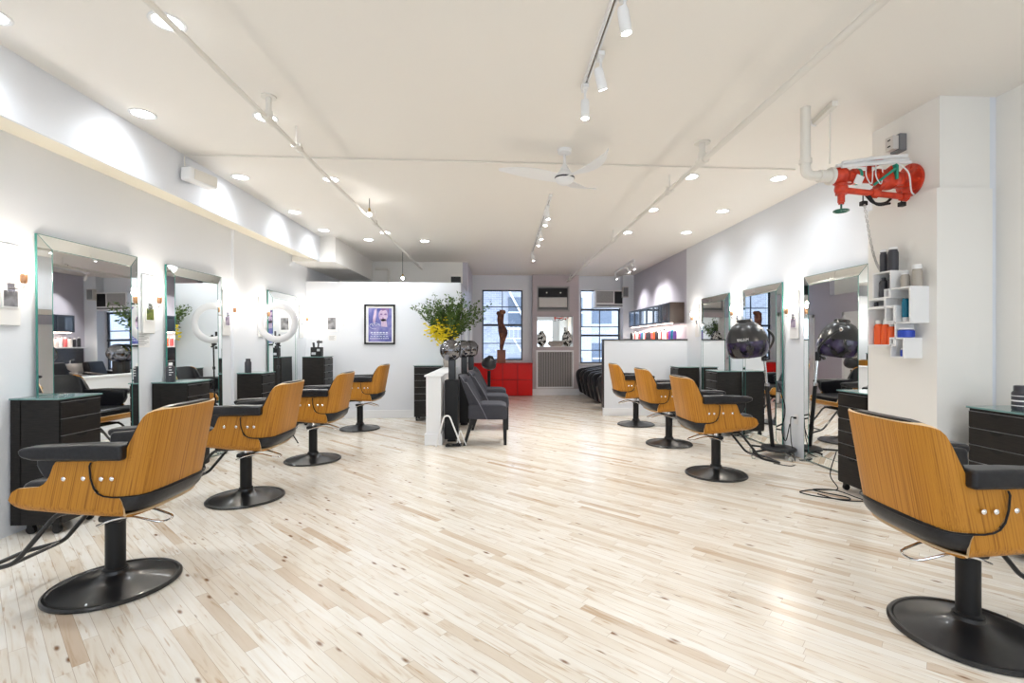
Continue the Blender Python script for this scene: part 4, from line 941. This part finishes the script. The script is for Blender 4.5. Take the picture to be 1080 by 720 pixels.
for k in range(3):
    a = 0.0+2*PI*k/3
    MB().tube([(0,0,0.45),(0.27*math.cos(a),0.27*math.sin(a),0.01)],0.009,8).tube([(0,0,0.22),(0.15*math.cos(a),0.15*math.sin(a),0.205)],0.006,6).build('leg','black',t)

# ------------------------------------------------------------------ pictures on partition
def scribble(mb, x, z, w, h, n, y, r=0.0022, seed=1):
    rnd = random.Random(seed); pts = []
    for k in range(n): pts.append((x+w*k/(n-1)+rnd.uniform(-.2,.2)*w/n, y, z+h*rnd.uniform(-0.5,0.5)))
    mb.tube(spline(pts,4), r, 5)
t = thing('framed_poster', 'black framed blue and violet portrait poster on the white partition', 'picture', (-2.20,PY,1.755))
w, h = 0.283, 0.372
MB().box(-w,w,-0.025,0,h-0.03,h,0.003).box(-w,w,-0.025,0,-h,-h+0.03,0.003).box(-w,-w+0.03,-0.025,0,-h,h,0.003).box(w-0.03,w,-0.025,0,-h,h,0.003).build('frame','blackm',t)
MB().box(-w+0.03,w-0.03,-0.010,-0.002,-h+0.03,h-0.03).build('mat_board','tag',t,smooth=False)
bl = noise_color('poster_blue', [(0.35,(0.07,0.08,0.30)),(0.5,(0.16,0.17,0.46)),(0.65,(0.30,0.28,0.55))], nscale=5, detail=3)
pk = noise_color('poster_pink', [(0.35,(0.42,0.30,0.50)),(0.65,(0.72,0.58,0.70))], nscale=9)
pp = mat('poster_plum', (0.20,0.10,0.28), 0.4); pw_ = mat('poster_pale', (0.70,0.74,0.85), 0.4)
MB().box(-w+0.075,w-0.065,-0.012,-0.009,-h+0.05,h-0.07).build('print',bl,t,smooth=False)
mb = MB()
mb.lathe([(0,0),(0.085,0),(0.085,0.001),(0,0.001)],24,axis=(0,-1,0),at=(0.065,-0.0125,0.17),sy=1.35)
mb.prism([(-0.13,0.06),(-0.10,0.27),(-0.05,0.30),(-0.07,0.10),(-0.09,0.0)],-0.0135,-0.012); mb.prism([(0.02,0.10),(0.12,0.10),(0.14,-0.05),(0.03,-0.04)],-0.0135,-0.012)
mb.build('portrait',pk,t,smooth=False)
mb = MB()
for x in (0.03,0.105): mb.lathe([(0,0),(0.022,0),(0.022,0.001),(0,0.001)],14,axis=(0,-1,0),at=(x,-0.0140,0.19),sy=0.6)
mb.lathe([(0,0),(0.018,0),(0.018,0.001),(0,0.001)],14,axis=(0,-1,0),at=(0.06,-0.0140,0.12),sy=0.7)
mb.prism([(0.0,0.28),(0.06,0.255),(0.14,0.28),(0.16,0.18),(0.17,0.30),(0.05,0.302)],-0.0145,-0.0135)
mb.build('portrait_shading',pp,t,smooth=False)
mb = MB(); scribble(mb,-0.17,0.0,0.17,0.07,8,-0.016,0.004,3)
mb.tube([(-0.085+0.10*math.cos(a*PI/12),-0.016,-0.03+0.055*math.sin(a*PI/12)) for a in range(20)],0.003,5)
mb.build('script_lettering',pw_,t,smooth=False)
for k, (zz, ww) in enumerate(((-0.155,0.33),(-0.19,0.30),(-0.225,0.34),(-0.262,0.36))):
    mb = MB()
    for q in range(9 if k % 2 else 6):
        mb.box(-ww/2+q*ww/(9 if k%2 else 6), -ww/2+(q+0.7)*ww/(9 if k%2 else 6), -0.0145,-0.0115, zz-(0.006 if k else 0.012), zz+(0.006 if k else 0.012))
    mb.build('lettering',pw_,t,smooth=False)
t = thing('framed_photo', 'small dark photo in a white frame left on the partition', 'picture', (-3.07,PY,1.77))
MB().box(-0.10,0.10,-0.015,0,-0.155,0.155,0.003).build('frame','trimw',t); MB().box(-0.075,0.065,-0.017,-0.014,-0.11,0.11).build('print',cardk,t,smooth=False)
t = thing('notice', 'small white caption below the white framed photo on the partition', 'notice', (-3.07,PY,1.50))
MB().box(-0.07,0.07,-0.003,0,-0.05,0.05).build('paper','tag',t,smooth=False)
mb = MB()
for k in range(5): mb.box(-0.055,0.05-0.02*(k%2),-0.0045,-0.003,0.03-k*0.016,0.034-k*0.016)
mb.build('text_line','seam',t,smooth=False)
tag(MB().box(-2.90,-2.86,PY-0.012,PY,1.72,1.77,0.003).build('thermostat','white'), 'tiny white thermostat right of the small framed photo', 'thermostat')

# ------------------------------------------------------------------ waiting chairs
def side_chair():
    t = thing('upholstered_chair', 'x', 'chair', group='charcoal dryer chairs')
    W = 0.235
    MB().prism([(-0.40,0.36),(0.125,0.35),(0.135,0.42),(0.125,0.535),(0.05,0.562),(-0.20,0.566),(-0.40,0.55)],-W,W,0.022,3).build('seat','fabric',t,sharp=60)
    # curved back
    G = []
    prof = [(-0.36,0.36),(-0.385,0.48),(-0.42,0.60),(-0.47,0.74),(-0.51,0.86),(-0.53,0.92),(-0.537,0.948)]
    for x, z in prof:
        f = (z-0.36)/0.59; row = []
        wn = W*(1+0.06*math.sin(PI*min(1,f*1.1)))
        for j in range(13):
            q = (j/12-0.5)*2; wrap = 0.17*max(0,1-f*0.85)*abs(q)**5 + 0.045*q*q
            zz = z - (0.05*abs(q)**6 if f > 0.9 else 0)
            row.append(Vector((x+wrap, q*wn, zz)))
        G.append(row)
    mb = MB().shell(G, -0.062, rim=0)
    mb.build('backrest','fabric',t,sharp=60)
    P = [G[i][0]+Vector((0.0,0,0)) for i in range(len(G))]
    MB().tube(P+[G[-1][j] for j in range(1,12)]+[G[i][12] for i in range(len(G)-1,-1,-1)],0.006,6).build('piping','piping',t)
    for sx, sy in ((1,1),(1,-1),(-1,1),(-1,-1)):
        y = sy*(W-0.035); xt, xb = (0.10,0.105) if sx > 0 else (-0.34,-0.455)
        a, b = 0.028, 0.020; m2 = MB(); G2 = []
        m2.bm.verts.ensure_lookup_table()
        V = [m2.bm.verts.new((xt+i*a,y+j*a,0.37)) for i,j in ((-1,-1),(1,-1),(1,1),(-1,1))]+[m2.bm.verts.new((xb+i*b,y+j*b,0)) for i,j in ((-1,-1),(1,-1),(1,1),(-1,1))]
        for f in ((0,1,2,3),(7,6,5,4),(0,4,5,1),(1,5,6,2),(2,6,7,3),(3,7,4,0)): m2.bm.faces.new([V[i] for i in f])
        bmesh.ops.recalc_face_normals(m2.bm, faces=m2.bm.faces)
        m2.build('leg','blackm',t,smooth=False)
    return t
sc = side_chair()
for i,(x,y,l) in enumerate([(0.0,6.88,'nearest charcoal upholstered chair at the end of the low white wall'),(0.05,8.05,'middle charcoal upholstered chair in the row under the dryers'),(0.03,9.15,'farthest charcoal upholstered chair in the row under the dryers')]):
    c = sc if i == 0 else dup(sc)
    c.location = (x,y,0); c['label'] = l
# box dryers
def box_dryer():
    t = thing('box_dryer', 'x', 'hair dryer', group='clear-dome dryers on black posts')
    MB().box(-0.095,0.095,-0.13,0.13,0.04,0.875,0.008).box(-0.06,0.06,-0.09,0.09,0,0.05,0.004).build('post','blackm',t)
    MB().box(-0.05,0.05,-0.05,0.05,0.87,1.17,0.012).build('neck','black',t)
    prof = []
    for k in range(15):
        a = math.radians(-90 + 150*k/14); prof.append((0.155*math.cos(a) if k else 0.0, 0.155*math.sin(a)))
    MB().lathe(prof, 32, axis=(1,0,-0.12), at=(-0.02,0,1.30)).build('dome','smoke',t)
    a = math.radians(60)
    ax = Vector((1,0,-0.12)).normalized(); u = Vector((0,1,0)); v = ax.cross(u)
    c = Vector((-0.02,0,1.30)) + ax*0.155*math.sin(a)
    MB().tube([c+(u*math.cos(k*PI/16)+v*math.sin(k*PI/16))*0.155*math.cos(a) for k in range(32)],0.007,6,closed=True).lathe([(0,-0.150),(0.06,-0.140),(0.075,-0.125)],20,axis=ax,at=(-0.02,0,1.30)).build('rim','black',t)
    MB().lathe([(0,-0.10),(0.05,-0.09),(0.06,-0.04),(0.0,-0.02)],16,axis=ax,at=(-0.02,0,1.30)).build('blower','black',t)
    return t
bd = box_dryer()
for i,(x,y,l) in enumerate([(-0.655,7.04,'nearest clear-dome dryer beside the low white wall end'),(-0.575,8.44,'middle clear-dome dryer above the row of charcoal chairs'),(-0.475,8.74,'farthest clear-dome dryer in front of the red cabinet')]):
    c = bd if i == 0 else dup(bd)
    c.location = (x,y,0); c['label'] = l
t = thing('standing_hood_dryer', 'black round hood dryer facing away behind the charcoal chairs', 'hair dryer', (-0.17,9.75,0))
MB().lathe([(0,0),(0.2,0),(0.2,0.02),(0.05,0.05),(0,0.05)],28).build('base','blackm',t)
MB().cyl((0,0,0.04),(0,0,0.85),0.03,12).build('pole','blackm',t)
MB().lathe([(0,0.13),(0.07,0.12),(0.125,0.07),(0.15,0.0),(0.145,-0.06),(0.11,-0.10),(0.0,-0.11)],28,axis=(0.25,-0.2,1),at=(0.0,0,1.0),sy=1.1).lathe([(0,0.16),(0.05,0.155),(0.06,0.12)],20,axis=(0.25,-0.2,1),at=(0,0,1.0)).build('hood','hoodtop',t)
t = thing('wire_rack', 'bent white wire stand on the floor in front of the low wall end', 'rack', (-0.70,6.60,0))
MB().tube(fillet([(-0.13,0,0.008),(-0.02,0.0,0.42),(0.05,0,0.42),(0.21,0,0.008)],0.08,8),0.011,8).build('wire_hoop','white',t)
MB().tube(fillet([(0.14,0.07,0.008),(0.19,0.07,0.22),(0.27,0.06,0.008)],0.03,5),0.008,8).build('wire_foot','white',t)
pts = []
for k in range(60):
    a = k*0.55; r = 0.075+0.02*math.sin(k*1.7); pts.append((-0.60+r*1.25*math.cos(a), 6.60+r*0.7*math.sin(a)-0.0, 0.008+0.012*(k/8%3)))
tag(MB().tube(spline(pts,3),0.006,5).build('coiled_cable','blackm'), 'tangle of black cables on the floor under the nearest dryer','cable')

# ------------------------------------------------------------------ bouquet
t = thing('flower_arrangement', 'big leafy bouquet with yellow blossoms in a vase on the low white wall', 'flowers', (-0.91,8.93,0.965))
MB().lathe([(0,0),(0.06,0),(0.085,0.08),(0.09,0.20),(0.065,0.32),(0.05,0.39),(0.062,0.43),(0.055,0.43),(0.045,0.39)],24).build('vase','stone',t)
rnd = random.Random(5); stems = MB(); leaves = MB(); blos = MB()
def leaf(p, d, L, W):
    d = d.normalized(); u = d.orthogonal().normalized(); u = (u*math.cos(rnd.random()*6.28)+d.cross(u)*math.sin(rnd.random()*6.28)); n = d.cross(u)*0.18*W
    a,b,c,e = p, p+d*L*0.5+u*W*0.5+n, p+d*L, p+d*L*0.5-u*W*0.5+n
    vs = [leaves.bm.verts.new(q) for q in (a,b,c,e)]; leaves.bm.faces.new(vs)
    vs = [leaves.bm.verts.new(q-n*0.6) for q in (e,c,b,a)]; leaves.bm.faces.new(vs)
for k in range(72):
    th = rnd.uniform(0, 2*PI); el = rnd.choice([rnd.uniform(0.1,0.65)]*3+[rnd.uniform(0.6,1.0)])
    L = rnd.uniform(0.62,1.02)
    if k < 6: th = rnd.uniform(-0.5,0.15); el = rnd.uniform(0.75,1.05); L = rnd.uniform(0.85,1.15)
    sy_ = math.sin(th)*(0.12 if math.sin(th) > 0 else 0.8)
    d0_ = Vector((math.cos(th)*math.sin(el), sy_*math.sin(el), math.cos(el)))
    p = Vector((0,0,0.34)); d = (d0_*0.6+Vector((0,0,0.6))).normalized(); path = [p.copy()]
    n = 12
    for i in range(n):
        d = (d + d0_*0.16 + Vector((rnd.uniform(-1,1),rnd.uniform(-1,1),rnd.uniform(-1,1)))*0.10).normalized(); p = p+d*L/n; path.append(p.copy())
        if i > 2:
            for q in range(8 if i < 9 else 6):
                ld_ = (d*0.6+Vector((rnd.uniform(-1,1),rnd.uniform(-1,1),rnd.uniform(-0.8,1)))).normalized()
                pp_ = p+Vector((rnd.uniform(-1,1),rnd.uniform(-1,1),rnd.uniform(-1,1)))*0.035
                leaf(pp_, ld_, rnd.uniform(0.04,0.075), rnd.uniform(0.018,0.032))
    stems.tube(path, [0.004*(1-i/16) for i in range(len(path))], 5)
for k in range(300):
    th = rnd.uniform(0,2*PI); r = rnd.uniform(0.03,0.31)*rnd.choice([1,1,0.8]); z = 0.62+rnd.gauss(0,0.075)+0.06*math.cos(th*2) - (r-0.2)*0.2
    c = Vector((r*math.cos(th)-0.10, r*math.sin(th)*0.8-0.12, z))
    for q in range(5):
        a = q*1.256+rnd.random(); o_ = c+Vector((0.015*math.cos(a),0.013*math.sin(a),rnd.uniform(-.008,.008)))
        blos.ball(o_, 0.0125, 6, sc=(1,1,0.75))
for k in range(60):
    th = rnd.uniform(0,2*PI); r = rnd.uniform(0.0,0.28); p = Vector((0,0,0.38))
    q = Vector((r*math.cos(th), r*math.sin(th)*0.8, 0.60+rnd.uniform(-.03,.06))); stems.tube([p,p.lerp(q,0.5)+Vector((0,0,0.02)),q],0.0025,4)
stems.build('branches','stem',t); leaves.build('leaves','leaf',t,smooth=False); blos.build('blossoms','yellow',t)
for c in t.children:
    if c.name.split('.')[0] in ('branches','leaves','blossoms'): c['kind'] = 'stuff'

# ------------------------------------------------------------------ red cabinets, sculpture
t = thing('red_cabinet', 'glossy red cube cabinet with eight doors below the rear window', 'cabinet', (0.135,12.83,0))
nx = 4; x0, x1 = -0.80, 0.795; cw = (x1-x0)/nx
MB().box(x0,x1,0.012,0.34,0.0,0.87,0.003).build('carcass','redseam',t)
MB().box(x0-0.003,x1+0.003,0.0,0.34,0.855,0.876,0.003).build('top_panel','red',t)
for i in range(nx):
    for j in range(2):
        a = x0+i*cw; z = 0.02+j*0.417
        d = MB().box(a+0.006,a+cw-0.006,-0.006,0.014,z+0.005,z+0.410,0.003).build('door','red',t)
        MB().box(a+cw*0.5-0.012 if j else a+cw*0.5-0.012,a+cw*0.5+0.012,-0.012,-0.005,z+0.20,z+0.212,0.003).build('knob','red',d)
t = thing('sculpture', 'rust-brown twisted torso sculpture on a terracotta block on the red cabinet', 'sculpture', (0.10,13.0,0.876))
MB().box(-0.115,0.115,-0.10,0.10,0,0.35,0.006).build('plinth','terra',t)
prof = [(0.35,0.040,0.035,0.0),(0.42,0.050,0.045,0.0),(0.55,0.066,0.055,0.02),(0.66,0.092,0.075,0.04),(0.78,0.130,0.095,0.05),(0.88,0.145,0.105,0.04),(0.98,0.130,0.095,0.01),(1.07,0.125,0.09,-0.015),(1.16,0.150,0.10,-0.02),(1.27,0.168,0.11,-0.01),(1.35,0.160,0.10,0.0),(1.40,0.125,0.08,0.0),(1.425,0.07,0.05,-0.02)]
mb = MB(); t_ = bmesh.new(); rings = []
for z,a,b,cx in prof:
    tw = (z-0.35)*1.4; ring = []
    for k in range(20):
        th = 2*PI*k/20; r = 1+0.12*math.sin(3*th+z*5)+0.06*math.sin(5*th-z*9)
        x, y = a*r*math.cos(th), b*r*math.sin(th)
        ring.append(t_.verts.new((cx+x*math.cos(tw)-y*math.sin(tw)*0.6, x*math.sin(tw)*0.6+y*math.cos(tw), z)))
    rings.append(ring)
for a,b in zip(rings, rings[1:]):
    for k in range(20): t_.faces.new((a[k],a[(k+1)%20],b[(k+1)%20],b[k]))
t_.faces.new(rings[0][::-1]); t_.faces.new(rings[-1])
mb._merge(t_); mb.ball((0.055,0,1.365),0.06,14,sc=(1.1,0.8,1)).ball((-0.08,0,1.33),0.06,14,sc=(0.9,0.8,1))
mb.build('torso','bronze',t,sharp=70)

# ------------------------------------------------------------------ pier fittings
t = thing('through_wall_conditioner', 'black and grey air conditioner set in a niche of the mauve pier', 'air conditioner', (1.505,py+0.04,2.26))
MB().box(-0.43,0.43,0.03,0.15,0.01,0.68,0.004).build('casing','acgrey',t)
MB().box(-0.445,-0.415,-0.045,0.10,0,0.69).box(0.40,0.445,-0.045,0.10,0,0.69).box(-0.445,0.445,-0.045,0.10,0.655,0.69).box(-0.445,0.445,-0.045,0.10,0,0.05).build('niche_frame','rad',t,smooth=False)
MB().box(-0.40,0.38,0.0,0.04,0.40,0.63,0.006).build('control_panel','blackm',t)
MB().box(-0.39,0.38,-0.02,0.04,0.12,0.385,0.008).build('front_panel','acbeige',t)
for x in (-0.18,0.20): MB().lathe([(0,0),(0.025,0),(0.02,0.02),(0,0.02)],16,axis=(0,-1,0),at=(x,0.0,0.51)).build('dial','chrome',t)
t = thing('niche_mirror', 'rectangular mirror set in the mauve pier above the grille', 'mirror', (1.555,py+0.15,1.30))
MB().box(-0.49,0.49,0,0.01,0.004,0.82).build('mirror_panel','mirror',t,smooth=False)
MB().box(-0.495,-0.48,-0.15,0.0,0,0.83).box(0.48,0.495,-0.15,0.0,0,0.83).box(-0.48,0.48,-0.15,0.0,0,0.012).build('surround','trimw',t,smooth=False)
tag(MB().lathe([(0,0.0),(0.13,0.0),(0.20,0.05),(0.205,0.11),(0.17,0.155),(0.16,0.15),(0.18,0.11),(0.17,0.06),(0,0.03)],32,sy=0.25).build('stone_bowl','stone',loc=(1.58,py+0.075,1.312)), 'beige oval stone bowl on the niche shelf of the mauve pier','bowl')
for x,l in ((1.20,'black and white patterned round vase left in the pier niche'),(1.90,'black and white patterned round vase right in the pier niche')):
    t = thing('patterned_vase', l, 'vase', (x,py+0.075,1.312), 0, 'patterned vases in the niche')
    MB().lathe([(0,0.0),(0.05,0.0),(0.06,0.03),(0.12,0.10),(0.135,0.20),(0.12,0.30),(0.07,0.38),(0.045,0.40),(0.055,0.43),(0.05,0.43),(0.035,0.40)],26,sy=0.5).build('vase_body','dapple',t)
t = thing('radiator_grille', 'grey slatted grille in a white frame at the foot of the mauve pier', 'grille', (1.548,py,0.70))
MB().box(-0.51,0.51,-0.022,0,0.47,0.515,0.003).box(-0.51,0.51,-0.022,0,-0.515,-0.47,0.003).box(-0.51,-0.465,-0.022,0,-0.47,0.47,0.003).box(0.465,0.51,-0.022,0,-0.47,0.47,0.003).build('frame','trimw',t)
MB().box(-0.465,0.465,-0.006,0,-0.47,0.47).build('back_panel','blackm',t,smooth=False)
mb = MB()
for k in range(22): mb.box(-0.460+k*0.0422,-0.460+k*0.0422+0.025,-0.016,-0.005,-0.468,0.468)
o = mb.build('slats','rad',t,smooth=False)
t = thing('window_air_conditioner', 'white window air conditioner in the right rear window top', 'air conditioner', (3.01,YB-0.02,2.38))
MB().box(-0.37,0.40,-0.22,0.14,0,0.46,0.012).build('housing','white',t)
MB().box(-0.33,0.13,-0.228,-0.218,0.12,0.43).build('intake_grille','acgrey',t,smooth=False)
mb = MB()
for k in range(15): mb.box(-0.33,0.13,-0.234,-0.226,0.125+k*0.02,0.132+k*0.02)
mb.build('grille_bars','acbeige',t,smooth=False)
MB().box(0.16,0.38,-0.229,-0.218,0.10,0.43,0.003).build('control_panel','blackm',t)
MB().box(-0.33,0.38,-0.228,-0.218,0.03,0.07).build('vent_slot','acgrey',t,smooth=False)

# ------------------------------------------------------------------ shampoo area
def shampoo_chair():
    t = thing('shampoo_chair', 'x', 'chair', group='black shampoo chairs')
    # local: front is -X, back toward +X
    for sg in (-1,1):
        y0,y1 = (0.255,0.355) if sg>0 else (-0.355,-0.255)
        MB().prism([(0.0,0.56),(0.01,0.65),(0.05,0.705),(0.14,0.74),(0.35,0.775),(0.95,0.86),(1.0,0.82),(1.0,0.45),(0.9,0.24),(0.36,0.10),(0.17,0.08),(0.10,0.12),(0.04,0.35)],y0,y1,0.03,3).build('armrest','leather',t,sharp=60)
    MB().prism([(0.10,0.48),(0.12,0.56),(0.20,0.60),(0.9,0.57),(0.9,0.44),(0.14,0.42)],-0.25,0.25,0.03,3).build('seat','leather',t,sharp=60)
    MB().prism([(0.16,0.12),(0.085,0.44),(0.14,0.47),(0.24,0.12)],-0.25,0.25,0.012,2).build('front_panel','taupe_vinyl',t,sharp=60)
    MB().prism([(0.84,0.50),(0.76,0.56),(0.96,1.10),(1.09,1.08),(1.02,0.50)],-0.24,0.24,0.03,3).build('backrest','leather',t,sharp=60)
    MB().box(0.30,0.80,-0.20,0.20,0.0,0.06,0.01).cyl((0.55,0,0.05),(0.55,0,0.40),0.08,18).build('pedestal','blackm',t)
    return t
s0 = shampoo_chair()
SY = [10.35,11.40,12.45]
SLB = ['shampoo chair nearest, half hidden by the half wall end','shampoo chair in the middle of three behind the half wall','shampoo chair farthest back, next to the rear window']
SLC = ['nearest','middle','farthest']
for i, y in enumerate(SY):
    c = s0 if i == 0 else dup(s0)
    c.location = (2.08,y,0); c['label'] = 'black leather ' + SLB[i]
b0 = None
for i, y in enumerate(SY):
    if b0 is None:
        b0 = thing('shampoo_basin', 'x', 'basin', group='white shampoo basins')
        G = []
        MB().lathe([(0.0,0.05),(0.08,0.05),(0.17,0.13),(0.20,0.20),(0.225,0.21),(0.225,0.18),(0.20,0.10),(0.10,0.0),(0,0.0)],30,sy=1.05).build('bowl','ceramic',b0)
        MB().box(-0.10,0.12,-0.11,0.11,-0.84,0.01,0.02).build('stand','ceramic',b0)
        MB().tube(fillet([(0.17,0,0.18),(0.17,0,0.30),(0.08,0,0.31)],0.03),0.012,8).build('faucet','chrome',b0)
    c = b0 if i == 0 else dup(b0)
    c.location = (3.465,y,0.84); c['label'] = 'white shampoo basin behind the ' + SLC[i] + ' black shampoo chair'
t = thing('wall_cabinets', 'row of dark glass-door wall cabinets on the mauve wall', 'cabinet', (XR,9.38,1.81))
L = 2.95; D = 0.29
MB().box(-D,0,0,L,0,0.41,0.003).build('carcass','espresso',t)
for k in range(6):
    y = 0.01+k*(L-0.02)/6; w = (L-0.02)/6
    d = MB().box(-D-0.018,-D,y+0.004,y+0.045,0.005,0.405).box(-D-0.018,-D,y+w-0.045,y+w-0.004,0.005,0.405).box(-D-0.018,-D,y+0.045,y+w-0.045,0.005,0.045).box(-D-0.018,-D,y+0.045,y+w-0.045,0.365,0.405).build('door','iron',t,smooth=False)
    MB().box(-D-0.010,-D-0.004,y+0.045,y+w-0.045,0.045,0.365).build('glass_pane','cabglass',d,smooth=False)
MB().box(-D+0.03,-D+0.08,0.05,L-0.05,-0.012,0).build('light_strip',mat('strip_glow',(1,1,1),emit=(1,0.80,0.66),es=6),t,smooth=False)
for k in range(4):
    ld = bpy.data.lights.new('strip_lamp','AREA'); ld.shape='RECTANGLE'; ld.size=0.08; ld.size_y=0.6; ld.energy=4.5; ld.color=(1,0.80,0.68)
    lo = bpy.data.objects.new('strip_lamp',ld); COL.objects.link(lo); lo.parent = t; lo.location=(-D+0.06,0.4+k*0.72,-0.02)
tag(MB().box(XR-0.24,XR,9.40,12.80,1.43,1.455,0.003).build('wall_shelf','trimw'), 'long white shelf of bottles under the dark wall cabinets','shelf')
cols = ['dgrey','pinkb','pinkb','white','dgrey','orange','white','white','teal','dgrey','pinkb','dgrey','white','purpb','pinkb','dgrey']
for k in range(26):
    y = 9.47+k*0.125; c = cols[(k*5+3)%len(cols)] if k else 'purpb'
    cn = {'dgrey':'black','pinkb':'rose','white':'white','orange':'orange','teal':'teal','purpb':'violet'}[c]
    bottle('%s bottle on the long shelf, number %d from the half wall' % (cn,k+1), XR-0.13+0.03*((k*3)%3-1), y, 1.456, 0.034+0.004*(k%3), 0.22+0.03*((k*7)%4)/3, c, 'white' if c != 'white' else 'dgrey', 0.03, 0.02, group='bottles under the wall cabinets')
t = thing('rear_wall_speaker', 'small white box speaker high in the rear right corner', 'speaker', (3.44,12.93,2.78))
MB().box(-0.08,0.08,-0.12,0.0,-0.14,0.14,0.01).build('cabinet','acbeige',t); MB().box(-0.065,0.065,-0.125,-0.118,-0.12,0.12,0.003).build('grille','acgrey',t)

# ------------------------------------------------------------------ world, camera, view
w = bpy.data.worlds.new('World'); S.world = w; w.use_nodes = True
bg = w.node_tree.nodes['Background']; bg.inputs[0].default_value = (0.80,0.89,1.0,1); bg.inputs[1].default_value = 2.6

cam = bpy.data.cameras.new('Camera'); co = bpy.data.objects.new('Camera', cam); COL.objects.link(co); S.camera = co
th = math.atan2(0.065, 0.998)
co.location = (0,0,1.4); co.rotation_euler = (math.radians(90), 0, -th)
cam.sensor_width = 36; cam.lens = 17.0; cam.shift_x = -18/1080; cam.shift_y = 2/1080; cam.clip_start = 0.05; cam.clip_end = 200
S.view_settings.view_transform = 'Standard'; S.view_settings.look = 'None'; S.view_settings.gamma = 1; S.view_settings.use_curve_mapping = False
S.view_settings.exposure = 0.56
